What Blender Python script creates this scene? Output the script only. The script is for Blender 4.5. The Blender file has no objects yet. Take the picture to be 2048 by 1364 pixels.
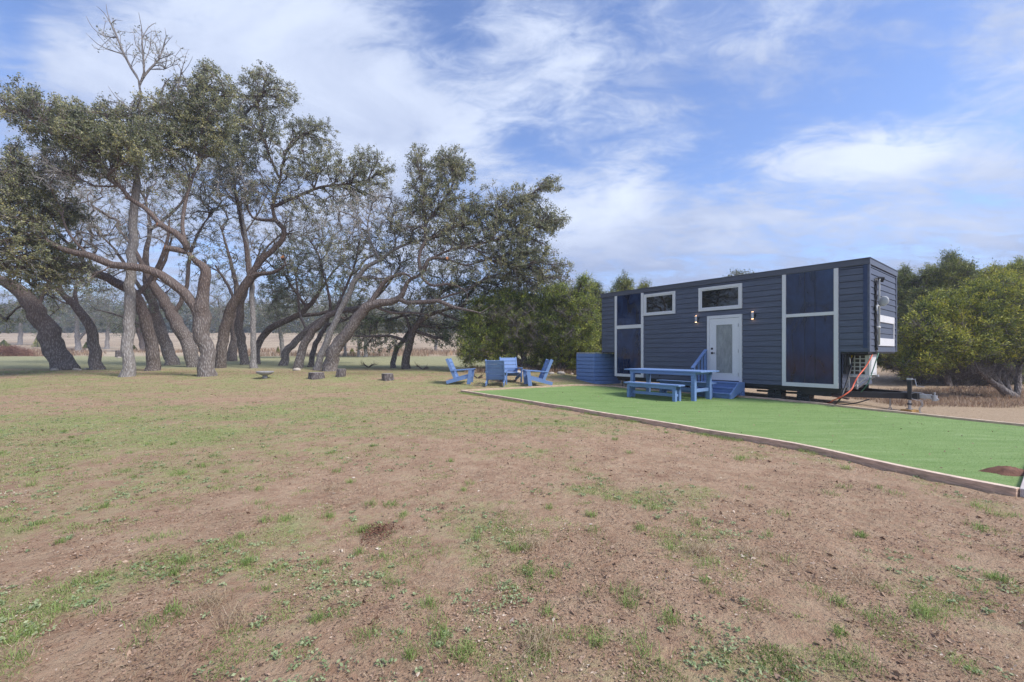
import bpy, math, random
import numpy as np
from mathutils import Vector, Matrix
random.seed(7); RNG = np.random.default_rng(11)
S = bpy.context.scene
C = S.collection
R = math.radians
F, CX, HZ, CAMH = 860.0, 1024.0, 705.0, 1.5      # focal length in photo pixels, principal column, eye level row, eye height

# ------------------------------------------------------------------ terrain
KY = [-60, 14, 16, 18, 20.5, 24, 30, 50, 70, 110, 150, 300, 600]
KZ = [0, 0, .02, .16, .36, .47, .62, 1.1, 2.0, 5.2, 8.4, 17.2, 20]
def sst(a, b, x):
    t = np.clip((np.asarray(x, float)-a)/(b-a), 0, 1); return t*t*(3-2*t)
def _hash(ix, iy, seed):
    n = (ix.astype(np.int64)*374761393 + iy.astype(np.int64)*668265263 + seed*974634777) & 0xFFFFFFFF
    n = ((n ^ (n >> 13))*1274126177) & 0xFFFFFFFF
    return ((n ^ (n >> 16)) & 0xFFFF)/65535.0
def vnoise(x, y, seed=0):
    x = np.asarray(x, float); y = np.asarray(y, float)
    ix = np.floor(x); iy = np.floor(y); fx = x-ix; fy = y-iy
    fx = fx*fx*(3-2*fx); fy = fy*fy*(3-2*fy)
    a = _hash(ix, iy, seed); b = _hash(ix+1, iy, seed); c = _hash(ix, iy+1, seed); d = _hash(ix+1, iy+1, seed)
    return (a*(1-fx)+b*fx)*(1-fy) + (c*(1-fx)+d*fx)*fy
def fbm(x, y, seed=0, o=4):
    s = 0; a = .5; t = 0
    for i in range(o):
        s = s + a*vnoise(x, y, seed+i*17); t += a; a *= .55; x = x*2.03+3.1; y = y*2.03+1.7
    return s/t
def gz(x, y):
    x = np.asarray(x, float); y = np.asarray(y, float)
    p = np.interp(y, KY, KZ)
    w = np.maximum(1-sst(2.3, 5.0, x), sst(22, 34, y))
    z = p*w
    t = np.clip(x-8.0, 0, 9)
    z = z - .045*(t - np.where(t < 1, t*(1-t)*.5, 0))*(1-sst(20, 34, y))
    z = z + (fbm(x*.9, y*.9, 5, 3)-.5)*.035*(1-sst(14, 16, np.abs(y)))
    return z
def gzf(x, y): return float(gz(x, y))
def P(u, v, Y): return Vector(((u-CX)/F*Y, Y, CAMH-(v-HZ)/F*Y))
def hit(u, v):
    r = (u-CX)/F
    Y = np.concatenate([np.arange(1.2, 60, .02), np.arange(60, 400, .5)])
    z = gz(r*Y, Y); zr = CAMH-(v-HZ)/F*Y
    k = np.nonzero(zr <= z)[0]
    i = k[0] if len(k) else len(Y)-1
    return Vector((r*Y[i], Y[i], float(z[i])))

# ------------------------------------------------------------------ object helpers
def tag(o, label=None, cat=None, group=None, kind=None):
    if label: o['label'] = label
    if cat: o['category'] = cat
    if group: o['group'] = group
    if kind: o['kind'] = kind
    return o
def thing(name, label, cat, loc=(0, 0, 0), rz=0, group=None):
    o = bpy.data.objects.new(name, None); C.objects.link(o); o.empty_display_size = .2
    o.location = loc; o.rotation_euler = (0, 0, rz)
    return tag(o, label, cat, group)
def link(name, me, m, parent=None):
    o = bpy.data.objects.new(name, me); C.objects.link(o)
    if m is not None:
        for x in (m if isinstance(m, (list, tuple)) else [m]): me.materials.append(x)
    if parent is not None: o.parent = parent
    return o
class MB:
    def __init__(s): s.v = []; s.f = []
    def add(s, vs, fs):
        n = len(s.v); s.v += [tuple(p) for p in vs]; s.f += [tuple(i+n for i in f) for f in fs]; return s
    def box(s, a, b, M=None):
        x0, y0, z0 = a; x1, y1, z1 = b
        vs = [Vector(p) for p in ((x0,y0,z0),(x1,y0,z0),(x1,y1,z0),(x0,y1,z0),(x0,y0,z1),(x1,y0,z1),(x1,y1,z1),(x0,y1,z1))]
        if M is not None: vs = [M @ p for p in vs]
        return s.add(vs, [(0,3,2,1),(4,5,6,7),(0,1,5,4),(1,2,6,5),(2,3,7,6),(3,0,4,7)])
    def bar(s, p, q, w, h, up=(0, 0, 1)):
        p = Vector(p); q = Vector(q); d = (q-p); L = d.length; d.normalize()
        side = d.cross(Vector(up))
        if side.length < 1e-4: side = d.cross(Vector((1, 0, 0)))
        side.normalize(); u2 = side.cross(d)
        M = Matrix(((d.x, side.x, u2.x, p.x), (d.y, side.y, u2.y, p.y), (d.z, side.z, u2.z, p.z), (0, 0, 0, 1)))
        return s.box((0, -w/2, -h/2), (L, w/2, h/2), M)
    def prism(s, pts, axis, a, b):
        n = len(pts)
        def mk(p, t):
            if axis == 'x': return (t, p[0], p[1])
            if axis == 'y': return (p[0], t, p[1])
            return (p[0], p[1], t)
        vs = [mk(p, a) for p in pts]+[mk(p, b) for p in pts]
        return s.add(vs, [tuple(range(n)), tuple(range(2*n-1, n-1, -1))]+[(i, i+n, (i+1) % n+n, (i+1) % n) for i in range(n)])
    def cyl(s, p, q, r0, r1=None, n=16, cap=True):
        return s.tube([p, q], [r0, r0 if r1 is None else r1], n, cap)
    def tube(s, pts, rad, n=8, cap=True):
        pts = [Vector(p) for p in pts]
        if not isinstance(rad, (list, tuple)): rad = [rad]*len(pts)
        vs = []; nrm = None
        for i, p in enumerate(pts):
            a = pts[max(i-1, 0)]; b = pts[min(i+1, len(pts)-1)]
            t = (b-a)
            if t.length < 1e-9: t = Vector((0, 0, 1))
            t.normalize()
            if nrm is None:
                nrm = t.cross(Vector((0, 0, 1)))
                if nrm.length < .05: nrm = t.cross(Vector((1, 0, 0)))
            nrm = nrm - t*nrm.dot(t)
            if nrm.length < 1e-6: nrm = t.orthogonal()
            nrm.normalize(); bn = t.cross(nrm)
            for k in range(n):
                an = 2*math.pi*k/n
                vs.append(p+(nrm*math.cos(an)+bn*math.sin(an))*rad[i])
        fs = []
        for i in range(len(pts)-1):
            for k in range(n):
                fs.append((i*n+k, i*n+(k+1) % n, (i+1)*n+(k+1) % n, (i+1)*n+k))
        if cap: fs += [tuple(range(n-1, -1, -1)), tuple(range((len(pts)-1)*n, len(pts)*n))]
        return s.add(vs, fs)
    def lathe(s, prof, c=(0, 0, 0), n=24):
        vs = []
        for r, z in prof:
            for k in range(n):
                a = 2*math.pi*k/n; vs.append((c[0]+r*math.cos(a), c[1]+r*math.sin(a), c[2]+z))
        fs = [(i*n+k, i*n+(k+1) % n, (i+1)*n+(k+1) % n, (i+1)*n+k) for i in range(len(prof)-1) for k in range(n)]
        fs += [tuple(range(n-1, -1, -1)), tuple(range((len(prof)-1)*n, len(prof)*n))]
        return s.add(vs, fs)
    def build(s, name, m, parent=None, bevel=0, smooth=False):
        me = bpy.data.meshes.new(name); me.from_pydata(s.v, [], s.f); me.update()
        if smooth: me.polygons.foreach_set('use_smooth', [True]*len(me.polygons))
        o = link(name, me, m, parent)
        if bevel:
            b = o.modifiers.new('bevel', 'BEVEL'); b.width = bevel; b.segments = 2; b.limit_method = 'ANGLE'; b.angle_limit = R(40)
        return o
def np_mesh(name, V, Q, k, m, parent=None, attrs=None):
    """V (n,3) float, Q (m,k) int; attrs dict name-> per-face float"""
    me = bpy.data.meshes.new(name)
    me.vertices.add(len(V)); me.vertices.foreach_set('co', np.ascontiguousarray(V, dtype=np.float32).ravel())
    me.loops.add(Q.size); me.loops.foreach_set('vertex_index', np.ascontiguousarray(Q, dtype=np.int32).ravel())
    me.polygons.add(len(Q)); me.polygons.foreach_set('loop_start', np.arange(0, Q.size, k, dtype=np.int32))
    try: me.polygons.foreach_set('loop_total', np.full(len(Q), k, dtype=np.int32))
    except Exception: pass
    if attrs:
        for n, (dom, a) in attrs.items():
            at = me.attributes.new(n, 'FLOAT', dom); at.data.foreach_set('value', np.ascontiguousarray(a, dtype=np.float32))
    me.update(calc_edges=True)
    me.validate()
    return link(name, me, m, parent)

# ------------------------------------------------------------------ materials
class N:
    def __init__(s, name):
        s.m = bpy.data.materials.new(name); s.m.use_nodes = True; s.t = s.m.node_tree; s.t.nodes.clear()
        s.out = s.n('ShaderNodeOutputMaterial'); s.b = s.n('ShaderNodeBsdfPrincipled'); s.l(s.b, 0, s.out, 0)
    def n(s, k, **kw):
        x = s.t.nodes.new(k)
        for a, b in kw.items(): setattr(x, a, b)
        return x
    def l(s, a, i, b, j): s.t.links.new(a.outputs[i], b.inputs[j])
    def coord(s, kind='Object', scale=(1, 1, 1)):
        c = s.n('ShaderNodeTexCoord'); mp = s.n('ShaderNodeMapping'); mp.inputs['Scale'].default_value = scale
        s.l(c, kind, mp, 0); return mp
    def noise(s, scale, detail=4, rough=.6, vec=None, dist=0):
        x = s.n('ShaderNodeTexNoise'); x.inputs['Scale'].default_value = scale; x.inputs['Detail'].default_value = detail
        x.inputs['Roughness'].default_value = rough; x.inputs['Distortion'].default_value = dist
        if vec is not None: s.l(vec, 0, x, 'Vector')
        return x
    def ramp(s, src, i, stops, interp='LINEAR'):
        r = s.n('ShaderNodeValToRGB'); e = r.color_ramp.elements; r.color_ramp.interpolation = interp
        while len(e) < len(stops): e.new(.5)
        for k, (p, c) in enumerate(stops):
            e[k].position = p; e[k].color = (*c, 1) if len(c) == 3 else c
        s.l(src, i, r, 0); return r
    def mix(s, fac, a, b, mode='MIX'):
        m = s.n('ShaderNodeMix', data_type='RGBA', blend_type=mode); m.clamp_factor = True
        for k, x in ((0, fac), (6, a), (7, b)):
            if isinstance(x, tuple) and len(x) == 2: s.t.links.new(x[0].outputs[x[1]], m.inputs[k])
            elif isinstance(x, (int, float)): m.inputs[k].default_value = x
            else: m.inputs[k].default_value = (*x, 1)
        return (m, 2)
    def math(s, op, a, b=None):
        m = s.n('ShaderNodeMath', operation=op)
        for k, x in ((0, a), (1, b)):
            if x is None: continue
            if isinstance(x, tuple): s.t.links.new(x[0].outputs[x[1]], m.inputs[k])
            else: m.inputs[k].default_value = x
        return (m, 0)
    def col(s, c):
        if isinstance(c, tuple) and len(c) == 2: s.t.links.new(c[0].outputs[c[1]], s.b.inputs['Base Color'])
        else: s.b.inputs['Base Color'].default_value = (*c, 1)
    def bump(s, src, i, strength=.3, dist=.01):
        b = s.n('ShaderNodeBump'); b.inputs['Strength'].default_value = strength; b.inputs['Distance'].default_value = dist
        s.l(src, i, b, 'Height'); s.l(b, 0, s.b, 'Normal'); return b
    def rough(s, r, spec=None):
        s.b.inputs['Roughness'].default_value = r
        if spec is not None: s.b.inputs['Specular IOR Level'].default_value = spec
def mul(c, k): return tuple(x*k for x in c)
def simple(name, c, rough=.6, var=.15, scale=6, bump=.1, stretch=(1, 1, 1), metal=0, spec=None, dirt=None):
    n = N(name); co = n.coord('Object', stretch); x = n.noise(scale, 5, .6, co)
    r = n.ramp(x, 0, [(.3, mul(c, 1-var)), (.7, mul(c, 1+var))])
    src = (r, 0)
    if dirt:
        y = n.noise(scale*.35, 6, .7, co); f = n.ramp(y, 0, [(.5, (0, 0, 0)), (.75, (1, 1, 1))])
        src = n.mix((f, 0), src, dirt)
    n.col(src); n.rough(rough, spec); n.b.inputs['Metallic'].default_value = metal
    if bump:
        fine = n.noise(scale*6, 4, .6, co); n.bump(fine, 0, bump, .01)
    return n.m
def leafmat(name, stops, trans=.25, rough=.5, dark=None, patch=.75):
    n = N(name)
    g = n.n('ShaderNodeNewGeometry'); a = n.n('ShaderNodeAttribute'); a.attribute_name = 'clump'
    x = n.math('ADD', n.math('MULTIPLY', (g, 'Random Per Island'), .5), n.math('MULTIPLY', (a, 'Fac'), .5))
    if patch:
        pn = n.noise(.75, 2, .5); n.l(g, 'Position', pn, 'Vector'); x = n.math('ADD', x, n.math('MULTIPLY', n.math('SUBTRACT', (pn, 0), .5), patch))
    r = n.n('ShaderNodeValToRGB'); e = r.color_ramp.elements
    while len(e) < len(stops): e.new(.5)
    for k, (p, c) in enumerate(stops): e[k].position = p; e[k].color = (*c, 1)
    n.t.links.new(x[0].outputs[0], r.inputs[0])
    n.col((r, 0)); n.rough(rough, .4)
    if trans:
        t = n.n('ShaderNodeBsdfTranslucent'); n.l(r, 0, t, 0); ms = n.n('ShaderNodeMixShader'); ms.inputs[0].default_value = trans
        n.l(n.b, 0, ms, 1); n.l(t, 0, ms, 2); n.l(ms, 0, n.out, 0)
    return n.m

M = {}
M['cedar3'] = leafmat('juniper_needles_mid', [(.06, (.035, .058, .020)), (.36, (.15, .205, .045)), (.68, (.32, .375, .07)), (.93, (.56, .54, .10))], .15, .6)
M['oakleaf'] = leafmat('oak_leaf', [(.06, (.042, .052, .03)), (.35, (.145, .165, .088)), (.66, (.285, .295, .145)), (.93, (.50, .45, .19))])
M['oakgreen'] = leafmat('oak_leaf_green', [(.05, (.04, .068, .032)), (.45, (.115, .165, .068)), (.8, (.20, .255, .10)), (.98, (.31, .32, .12))])
M['oakgrey'] = leafmat('oak_leaf_greyish', [(.05, (.08, .095, .065)), (.5, (.19, .21, .135)), (.97, (.32, .335, .215))])
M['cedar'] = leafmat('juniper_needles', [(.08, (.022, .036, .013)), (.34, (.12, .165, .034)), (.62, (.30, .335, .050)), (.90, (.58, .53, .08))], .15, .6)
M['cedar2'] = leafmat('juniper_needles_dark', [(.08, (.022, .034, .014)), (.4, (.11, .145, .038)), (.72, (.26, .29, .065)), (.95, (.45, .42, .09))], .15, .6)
M['farleaf'] = leafmat('distant_leaf', [(.1, (.06, .075, .055)), (.6, (.10, .115, .085)), (.95, (.16, .16, .12))], .15, .7)
M['grass'] = leafmat('grass_blade', [(.02, (.13, .19, .045)), (.4, (.27, .38, .11)), (.8, (.44, .52, .18)), (.97, (.58, .54, .28))], .4, .6)
M['weed'] = leafmat('weed_leaf', [(.05, (.18, .25, .11)), (.5, (.32, .39, .19)), (.95, (.48, .52, .30))], .3, .6)
M['straw'] = leafmat('dry_straw', [(.05, (.22, .15, .085)), (.5, (.42, .32, .20)), (.95, (.62, .50, .35))], .2, .7)
M['litter'] = leafmat('fallen_leaf', [(.02, (.11, .065, .045)), (.35, (.24, .15, .10)), (.8, (.42, .29, .20)), (.98, (.62, .53, .43))], 0, .8)
M['turfb'] = leafmat('turf_fibre', [(.05, (.19, .31, .085)), (.5, (.30, .42, .145)), (.95, (.44, .55, .26))], .2, .5)
M['redgrass'] = leafmat('rusty_grass', [(.05, (.18, .11, .075)), (.5, (.36, .25, .17)), (.85, (.50, .38, .26)), (.98, (.50, .22, .09))], .15, .7)

def barkmat(name, low, high, crev, z0=1.5, z1=5):
    n = N(name); g = n.n('ShaderNodeNewGeometry'); sx = n.n('ShaderNodeSeparateXYZ'); n.l(g, 'Position', sx, 0)
    co = n.coord('Object', (1, 1, .28))
    big = n.noise(1.1, 3, .6, n.coord('Object'))
    mr = n.n('ShaderNodeMapRange'); mr.inputs[1].default_value = z0; mr.inputs[2].default_value = z1
    n.t.links.new(n.math('ADD', (sx, 2), n.math('MULTIPLY', n.math('SUBTRACT', (big, 0), .5), 7.0))[0].outputs[0], mr.inputs[0])
    fine = n.noise(16, 6, .75, co, .6)
    vor = n.n('ShaderNodeTexVoronoi'); vor.inputs['Scale'].default_value = 19; n.l(co, 0, vor, 'Vector')
    fr = n.ramp(vor, 0, [(.12, (1, 1, 1)), (.6, (0, 0, 0))])
    f2 = n.ramp(fine, 0, [(.38, (0, 0, 0)), (.66, (1, 1, 1))])
    base = n.mix((mr, 0), low, high)
    mott = n.mix((f2, 0), base, n.mix(.5, base, (.42, .40, .38)))
    c = n.mix(n.math('MULTIPLY', n.math('SUBTRACT', 1.0, (fr, 0)), .75), mott, crev)
    n.col(c); n.rough(.92, .2)
    h = n.math('ADD', (fr, 0), n.math('MULTIPLY', (fine, 0), .8)); n.bump(h[0], 0, .9, .035)
    return n.m
M['bark'] = barkmat('oak_bark', (.40, .365, .34), (.22, .155, .128), (.09, .068, .058))
M['barkgrey'] = barkmat('grey_bark', (.50, .475, .45), (.34, .315, .295), (.17, .15, .14), 2, 9)
M['barkdark'] = barkmat('dark_bark', (.30, .255, .23), (.17, .108, .085), (.06, .044, .036))
M['barkcedar'] = barkmat('juniper_bark', (.30, .27, .25), (.22, .20, .185), (.10, .08, .07), 1, 4)
M['twig'] = simple('grey_twig', (.42, .39, .365), .9, .25, 3, 0)
M['cutwood'] = simple('fresh_cut_wood', (.50, .20, .07), .8, .3, 12, .1)

def paintmat(name, c, rough=.62, stretch=(1, 12, 12), var=.20, bump=.25, worn=None):
    n = N(name); co = n.coord('Object', stretch); g = n.noise(2.2, 6, .65, co, .3)
    r = n.ramp(g, 0, [(.25, mul(c, 1-var)), (.75, mul(c, 1+var))]); src = (r, 0)
    if worn:
        w = n.noise(9, 6, .7, n.coord('Object')); f = n.ramp(w, 0, [(.66, (0, 0, 0)), (.74, (.7, .7, .7))]); src = n.mix((f, 0), src, worn)
    n.col(src); n.rough(rough, .35); n.bump(g, 0, bump, .01); return n.m
BLUE = (.165, .265, .49)
M['blue'] = paintmat('blue_painted_wood', BLUE, worn=(.16, .22, .36))
M['bluestep'] = paintmat('blue_painted_step', mul(BLUE, 1.05))
M['siding'] = paintmat('slate_siding_paint', (.088, .104, .146), .5, (.7, 6, 9), .28, .3)
M['sidingtrim'] = paintmat('navy_corner_trim', (.030, .050, .115), .5, (8, 8, .6), .2)
M['fascia'] = paintmat('roof_fascia_metal', (.085, .094, .122), .38, (.6, 5, 5), .2, .08)
M['roof'] = simple('roof_membrane', (.10, .10, .11), .8)
M['white'] = simple('white_trim_paint', (.66, .66, .67), .55, .05, 3, .04)
M['doorwhite'] = simple('white_door_paint', (.70, .70, .71), .45, .03, 3, .02)
M['black'] = simple('black_metal', (.014, .014, .016), .45, .3, 9, .05)
M['blackplastic'] = simple('black_plastic_block', (.018, .024, .022), .5, .5, 5, .1)
M['rubber'] = simple('tyre_rubber', (.022, .022, .024), .8, .25, 20, .2)
M['rim'] = simple('wheel_rim', (.42, .43, .46), .35, .1, 5, 0, metal=.6)
M['galv'] = simple('galvanised_steel', (.45, .46, .48), .4, .15, 12, .05, metal=.7)
M['plasticw'] = simple('white_plastic', (.60, .61, .60), .5, .05, 4, 0)
M['grille'] = simple('grille_shadow_metal', (.09, .075, .065), .7, .4, 8, 0)
M['orange'] = simple('orange_cord', (.72, .12, .05), .5, .1, 4, 0)
M['greenhose'] = simple('green_hose', (.06, .19, .13), .5, .2, 4, 0)
M['blackcable'] = simple('black_cable', (.012, .012, .014), .5, .2, 4, 0)
M['yellow'] = simple('yellow_tape', (.55, .45, .03), .6, .2, 8, 0)
M['timber'] = paintmat('weathered_edging_timber', (.56, .39, .28), .85, (3, 3, 14), .45, .35, worn=(.40, .31, .24))
M['timbertop'] = paintmat('edging_timber_top', (.66, .51, .39), .85, (3, 3, 14), .3, .3)
M['paleplank'] = paintmat('pale_edging_plank', (.50, .44, .41), .8, (6, 6, 6), .12, .15)
M['stump'] = barkmat('stump_bark', (.24, .205, .20), (.24, .205, .20), (.06, .045, .04))
M['stumptop'] = simple('stump_cut_face', (.33, .29, .27), .9, .35, 14, .3)
M['stone'] = simple('pale_limestone', (.44, .39, .33), .9, .3, 7, .4)
M['concrete'] = simple('grey_concrete', (.30, .29, .29), .9, .25, 9, .3)
M['water'] = simple('birdbath_water', (.06, .065, .075), .08, .1, 3, 0, spec=.8)
M['jackwood'] = simple('yellow_wood_block', (.42, .25, .08), .8, .3, 9, .2)
M['brush'] = leafmat('dry_brush', [(.05, (.13, .065, .05)), (.5, (.30, .16, .115)), (.95, (.46, .30, .23))], 0, .9)
M['twigdark'] = simple('dead_branch_wood', (.12, .085, .07), .9, .4, 9, .3)
M['soilpile'] = simple('red_soil', (.15, .070, .044), .95, .4, 12, .6)
def glassmat():
    n = N('tinted_glass_painted_reflection'); co = n.coord('Object'); x = n.noise(1.1, 5, .6, n.coord('Object', (1.6, 1, .7)), 1.2)
    r = n.ramp(x, 0, [(.35, (.002, .005, .020)), (.52, (.004, .015, .058)), (.78, (.014, .040, .115))])  # blue blotches in the colour imitate clouds mirrored in the panes
    n.col((r, 0)); n.rough(.06, .55); w = n.noise(2.0, 2, .5, co); n.bump(w, 0, .12, .01); return n.m
M['glass'] = glassmat()
def winmat():
    n = N('window_glass'); n.col((.006, .009, .010)); n.rough(.02, 1.0); return n.m
M['winglass'] = winmat()
def curtainmat():
    n = N('grey_door_curtain'); co = n.coord('Object', (1, 1, .35)); x = n.noise(9, 5, .6, co, .8)
    r = n.ramp(x, 0, [(.3, (.20, .215, .21)), (.7, (.33, .345, .34))]); n.col((r, 0)); n.rough(.35, .5); n.bump(x, 0, .25, .02); return n.m
M['curtain'] = curtainmat()
def lampmat():
    n = N('sconce_bulb_glow'); n.b.inputs['Emission Color'].default_value = (1, .55, .25, 1); n.b.inputs['Emission Strength'].default_value = 6; return n.m
M['bulb'] = lampmat()

def groundmat():
    n = N('meadow_soil_and_grass')
    g = n.n('ShaderNodeNewGeometry')
    def att(a): x = n.n('ShaderNodeAttribute'); x.attribute_name = a; return (x, 'Fac')
    def ns(scale, detail=5, rough=.65, dist=0):
        x = n.noise(scale, detail, rough, None, dist); n.l(g, 'Position', x, 'Vector'); return x
    big = ns(.45, 4); mid = ns(2.2, 6, .7); fine = ns(14, 6, .75); vf = ns(60, 5, .7); clod = ns(7, 4, .8, .5)
    soil = n.ramp(mid, 0, [(.25, (.29, .175, .115)), (.5, (.47, .305, .200)), (.76, (.62, .44, .305))])
    soil2 = n.mix((n.ramp(fine, 0, [(.30, (0, 0, 0)), (.72, (1, 1, 1))]), 0), n.mix(1.0, (soil, 0), (.70, .66, .63), 'MULTIPLY'), (soil, 0))
    # small dark crumbs and pale grit lying on the soil
    cr = n.ramp(clod, 0, [(.60, (0, 0, 0)), (.80, (.55, .55, .55))])
    soil3 = n.mix((cr, 0), soil2, (.115, .068, .050))
    grit = n.ramp(vf, 0, [(.66, (0, 0, 0)), (.74, (.6, .6, .6))])
    soil4 = n.mix((grit, 0), soil3, (.62, .50, .40)); dk = n.ramp(vf, 0, [(.30, (.75, .75, .75)), (.42, (0, 0, 0))]); soil4 = n.mix((dk, 0), soil4, (.20, .125, .085))
    wv = ns(5.5, 8, .82, 1.2); th = n.ramp(wv, 0, [(.42, (0, 0, 0)), (.60, (.55, .55, .55))]); soil4 = n.mix((th, 0), soil4, (.50, .385, .255))
    green = n.ramp(fine, 0, [(.25, (.15, .185, .06)), (.5, (.28, .33, .12)), (.78, (.44, .47, .225))])
    gthr = n.math('ADD', att('green'), n.math('MULTIPLY', n.math('SUBTRACT', (fine, 0), .5), .9))
    gthr = n.math('ADD', gthr, n.math('MULTIPLY', n.math('SUBTRACT', (mid, 0), .5), .9))
    gf = n.ramp(gthr[0], 0, [(.36, (0, 0, 0)), (.86, (.80, .80, .80))])
    c = n.mix((gf, 0), soil4, (green, 0))
    st = n.ramp(fine, 0, [(.25, (.26, .18, .115)), (.5, (.42, .31, .205)), (.78, (.57, .45, .32))])
    sthr = n.math('ADD', att('straw'), n.math('MULTIPLY', n.math('SUBTRACT', (mid, 0), .5), .7))
    c = n.mix((n.ramp(sthr[0], 0, [(.35, (0, 0, 0)), (.75, (1, 1, 1))]), 0), c, (st, 0))
    li = n.ramp(vf, 0, [(.3, (.09, .052, .036)), (.55, (.19, .115, .080)), (.75, (.31, .22, .16))])
    lthr = n.math('ADD', att('litter'), n.math('MULTIPLY', n.math('SUBTRACT', (fine, 0), .5), 1.2))
    c = n.mix((n.ramp(lthr[0], 0, [(.45, (0, 0, 0)), (.75, (.9, .9, .9))]), 0), c, (li, 0))
    mown = n.ramp(mid, 0, [(.3, (.26, .255, .13)), (.6, (.36, .345, .20)), (.8, (.43, .39, .25))])
    c = n.mix(att('mown'), c, (mown, 0))
    fbig = ns(.12, 6, .7)
    field = n.ramp(fbig, 0, [(.32, (.29, .215, .155)), (.5, (.41, .32, .225)), (.68, (.54, .45, .32))])
    c = n.mix(att('field'), c, (field, 0))
    n.col(c); n.rough(.95, .15)
    h = n.math('ADD', n.math('MULTIPLY', (fine, 0), .8), n.math('MULTIPLY', (clod, 0), .8))
    h = n.math('ADD', h, n.math('MULTIPLY', (vf, 0), .35)); n.bump(h[0], 0, 1.0, .045)
    return n.m
M['ground'] = groundmat()
def turfmat():
    n = N('artificial_turf'); g = n.n('ShaderNodeNewGeometry')
    mp = n.n('ShaderNodeMapping'); mp.inputs['Rotation'].default_value = (0, 0, R(51.8)); n.l(g, 'Position', mp, 0); mp.inputs['Scale'].default_value = (.5, 3.2, 1)
    a = n.noise(1.6, 5, .65, mp); b = n.noise(55, 4, .7); n.l(g, 'Position', b, 'Vector')
    r = n.ramp(a, 0, [(.3, (.20, .315, .095)), (.55, (.265, .375, .135)), (.75, (.34, .44, .20))])
    c = n.mix((n.ramp(b, 0, [(.3, (0, 0, 0)), (.7, (1, 1, 1))]), 0), n.mix(1.0, (r, 0), (.6, .66, .55), 'MULTIPLY'), (r, 0))
    n.col(c); n.rough(.8, .25); n.bump(b, 0, .8, .02); return n.m
M['turf'] = turfmat()
# ------------------------------------------------------------------ turf outline
NEAR = [(-1.87, 15.95), (.6, 12.55), (2.9, 9.05), (4.44, 6.63), (4.91, 5.28), (5.25, 4.46)]
P0 = Vector((9.65, 11.66, 0)); AL = Vector((-.618, .786, 0)).normalized(); BD = Vector((.786, .618, 0)).normalized()
def edge(t, d=.30): q = P0+AL*t-BD*d; return (q.x, q.y)
BACK = [(4.3, 18.0), edge(6.5), edge(4.4), edge(2.2), edge(0), edge(-2.95)]
def resample(pts, n):
    p = np.array(pts, float); d = np.r_[0, np.cumsum(np.hypot(*(np.diff(p, axis=0).T)))]
    s = np.linspace(0, d[-1], n); return np.c_[np.interp(s, d, p[:, 0]), np.interp(s, d, p[:, 1])]
POLY = np.array(NEAR+BACK[::-1])
def inpoly(x, y, poly=POLY):
    x = np.asarray(x, float); y = np.asarray(y, float); r = np.zeros(x.shape, bool); j = len(poly)-1
    for i in range(len(poly)):
        xi, yi = poly[i]; xj, yj = poly[j]
        c = ((yi > y) != (yj > y)) & (x < (xj-xi)*(y-yi)/(yj-yi+1e-12)+xi); r ^= c; j = i
    return r
PATCH = []
for u, v, rr, a in [(150, 1000, .95, .25), (60, 1075, .6, .2), (430, 955, .7, .2), (960, 1035, .45, .22), (930, 1090, .3, .4), (40, 1190, .5, .45), (20, 1260, .4, .4),
        (330, 1130, .3, .3), (560, 1080, .35, .3), (290, 870, 1.6, .3), (90, 840, 2.4, .4), (620, 825, 2.2, .35), (420, 900, 1.2, .2), (1170, 980, .35, .4), (1290, 1000, .4, .4), (1420, 985, .3, .35),
        (760, 880, .9, .2), (900, 840, 1.2, .3), (1060, 830, .9, .3), (1180, 860, .7, .2), (1500, 900, .35, .3), (700, 1200, .25, .2), (1230, 1260, .2, .25), (1480, 1330, .15, .3), (1700, 1330, .15, .4), (1850, 1180, .3, .3), (1960, 1010, .3, .5), (1830, 960, .3, .5),
        (1640, 925, .3, .4), (1380, 1090, .3, .3), (60, 1330, .25, .3), (420, 1340, .2, .3)]:
    h = hit(u, v); PATCH.append((h.x, h.y, rr, a))
BARE = []
for u, v, rr, a in [(100, 1130, .5, .5), (200, 1260, .4, .4), (1420, 950, .6, .5), (1700, 980, .8, .5), (1000, 940, .7, .3), (700, 960, .6, .3), (1250, 1180, .4, .4), (300, 1330, .4, .4), (1600, 1150, .5, .3), (1300, 900, .9, .3), (480, 800, 1.5, .35), (250, 960, .3, .2), (1560, 1050, .5, .4), (60, 800, 1.5, .2)]:
    h = hit(u, v); BARE.append((h.x, h.y, rr, a))
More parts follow.
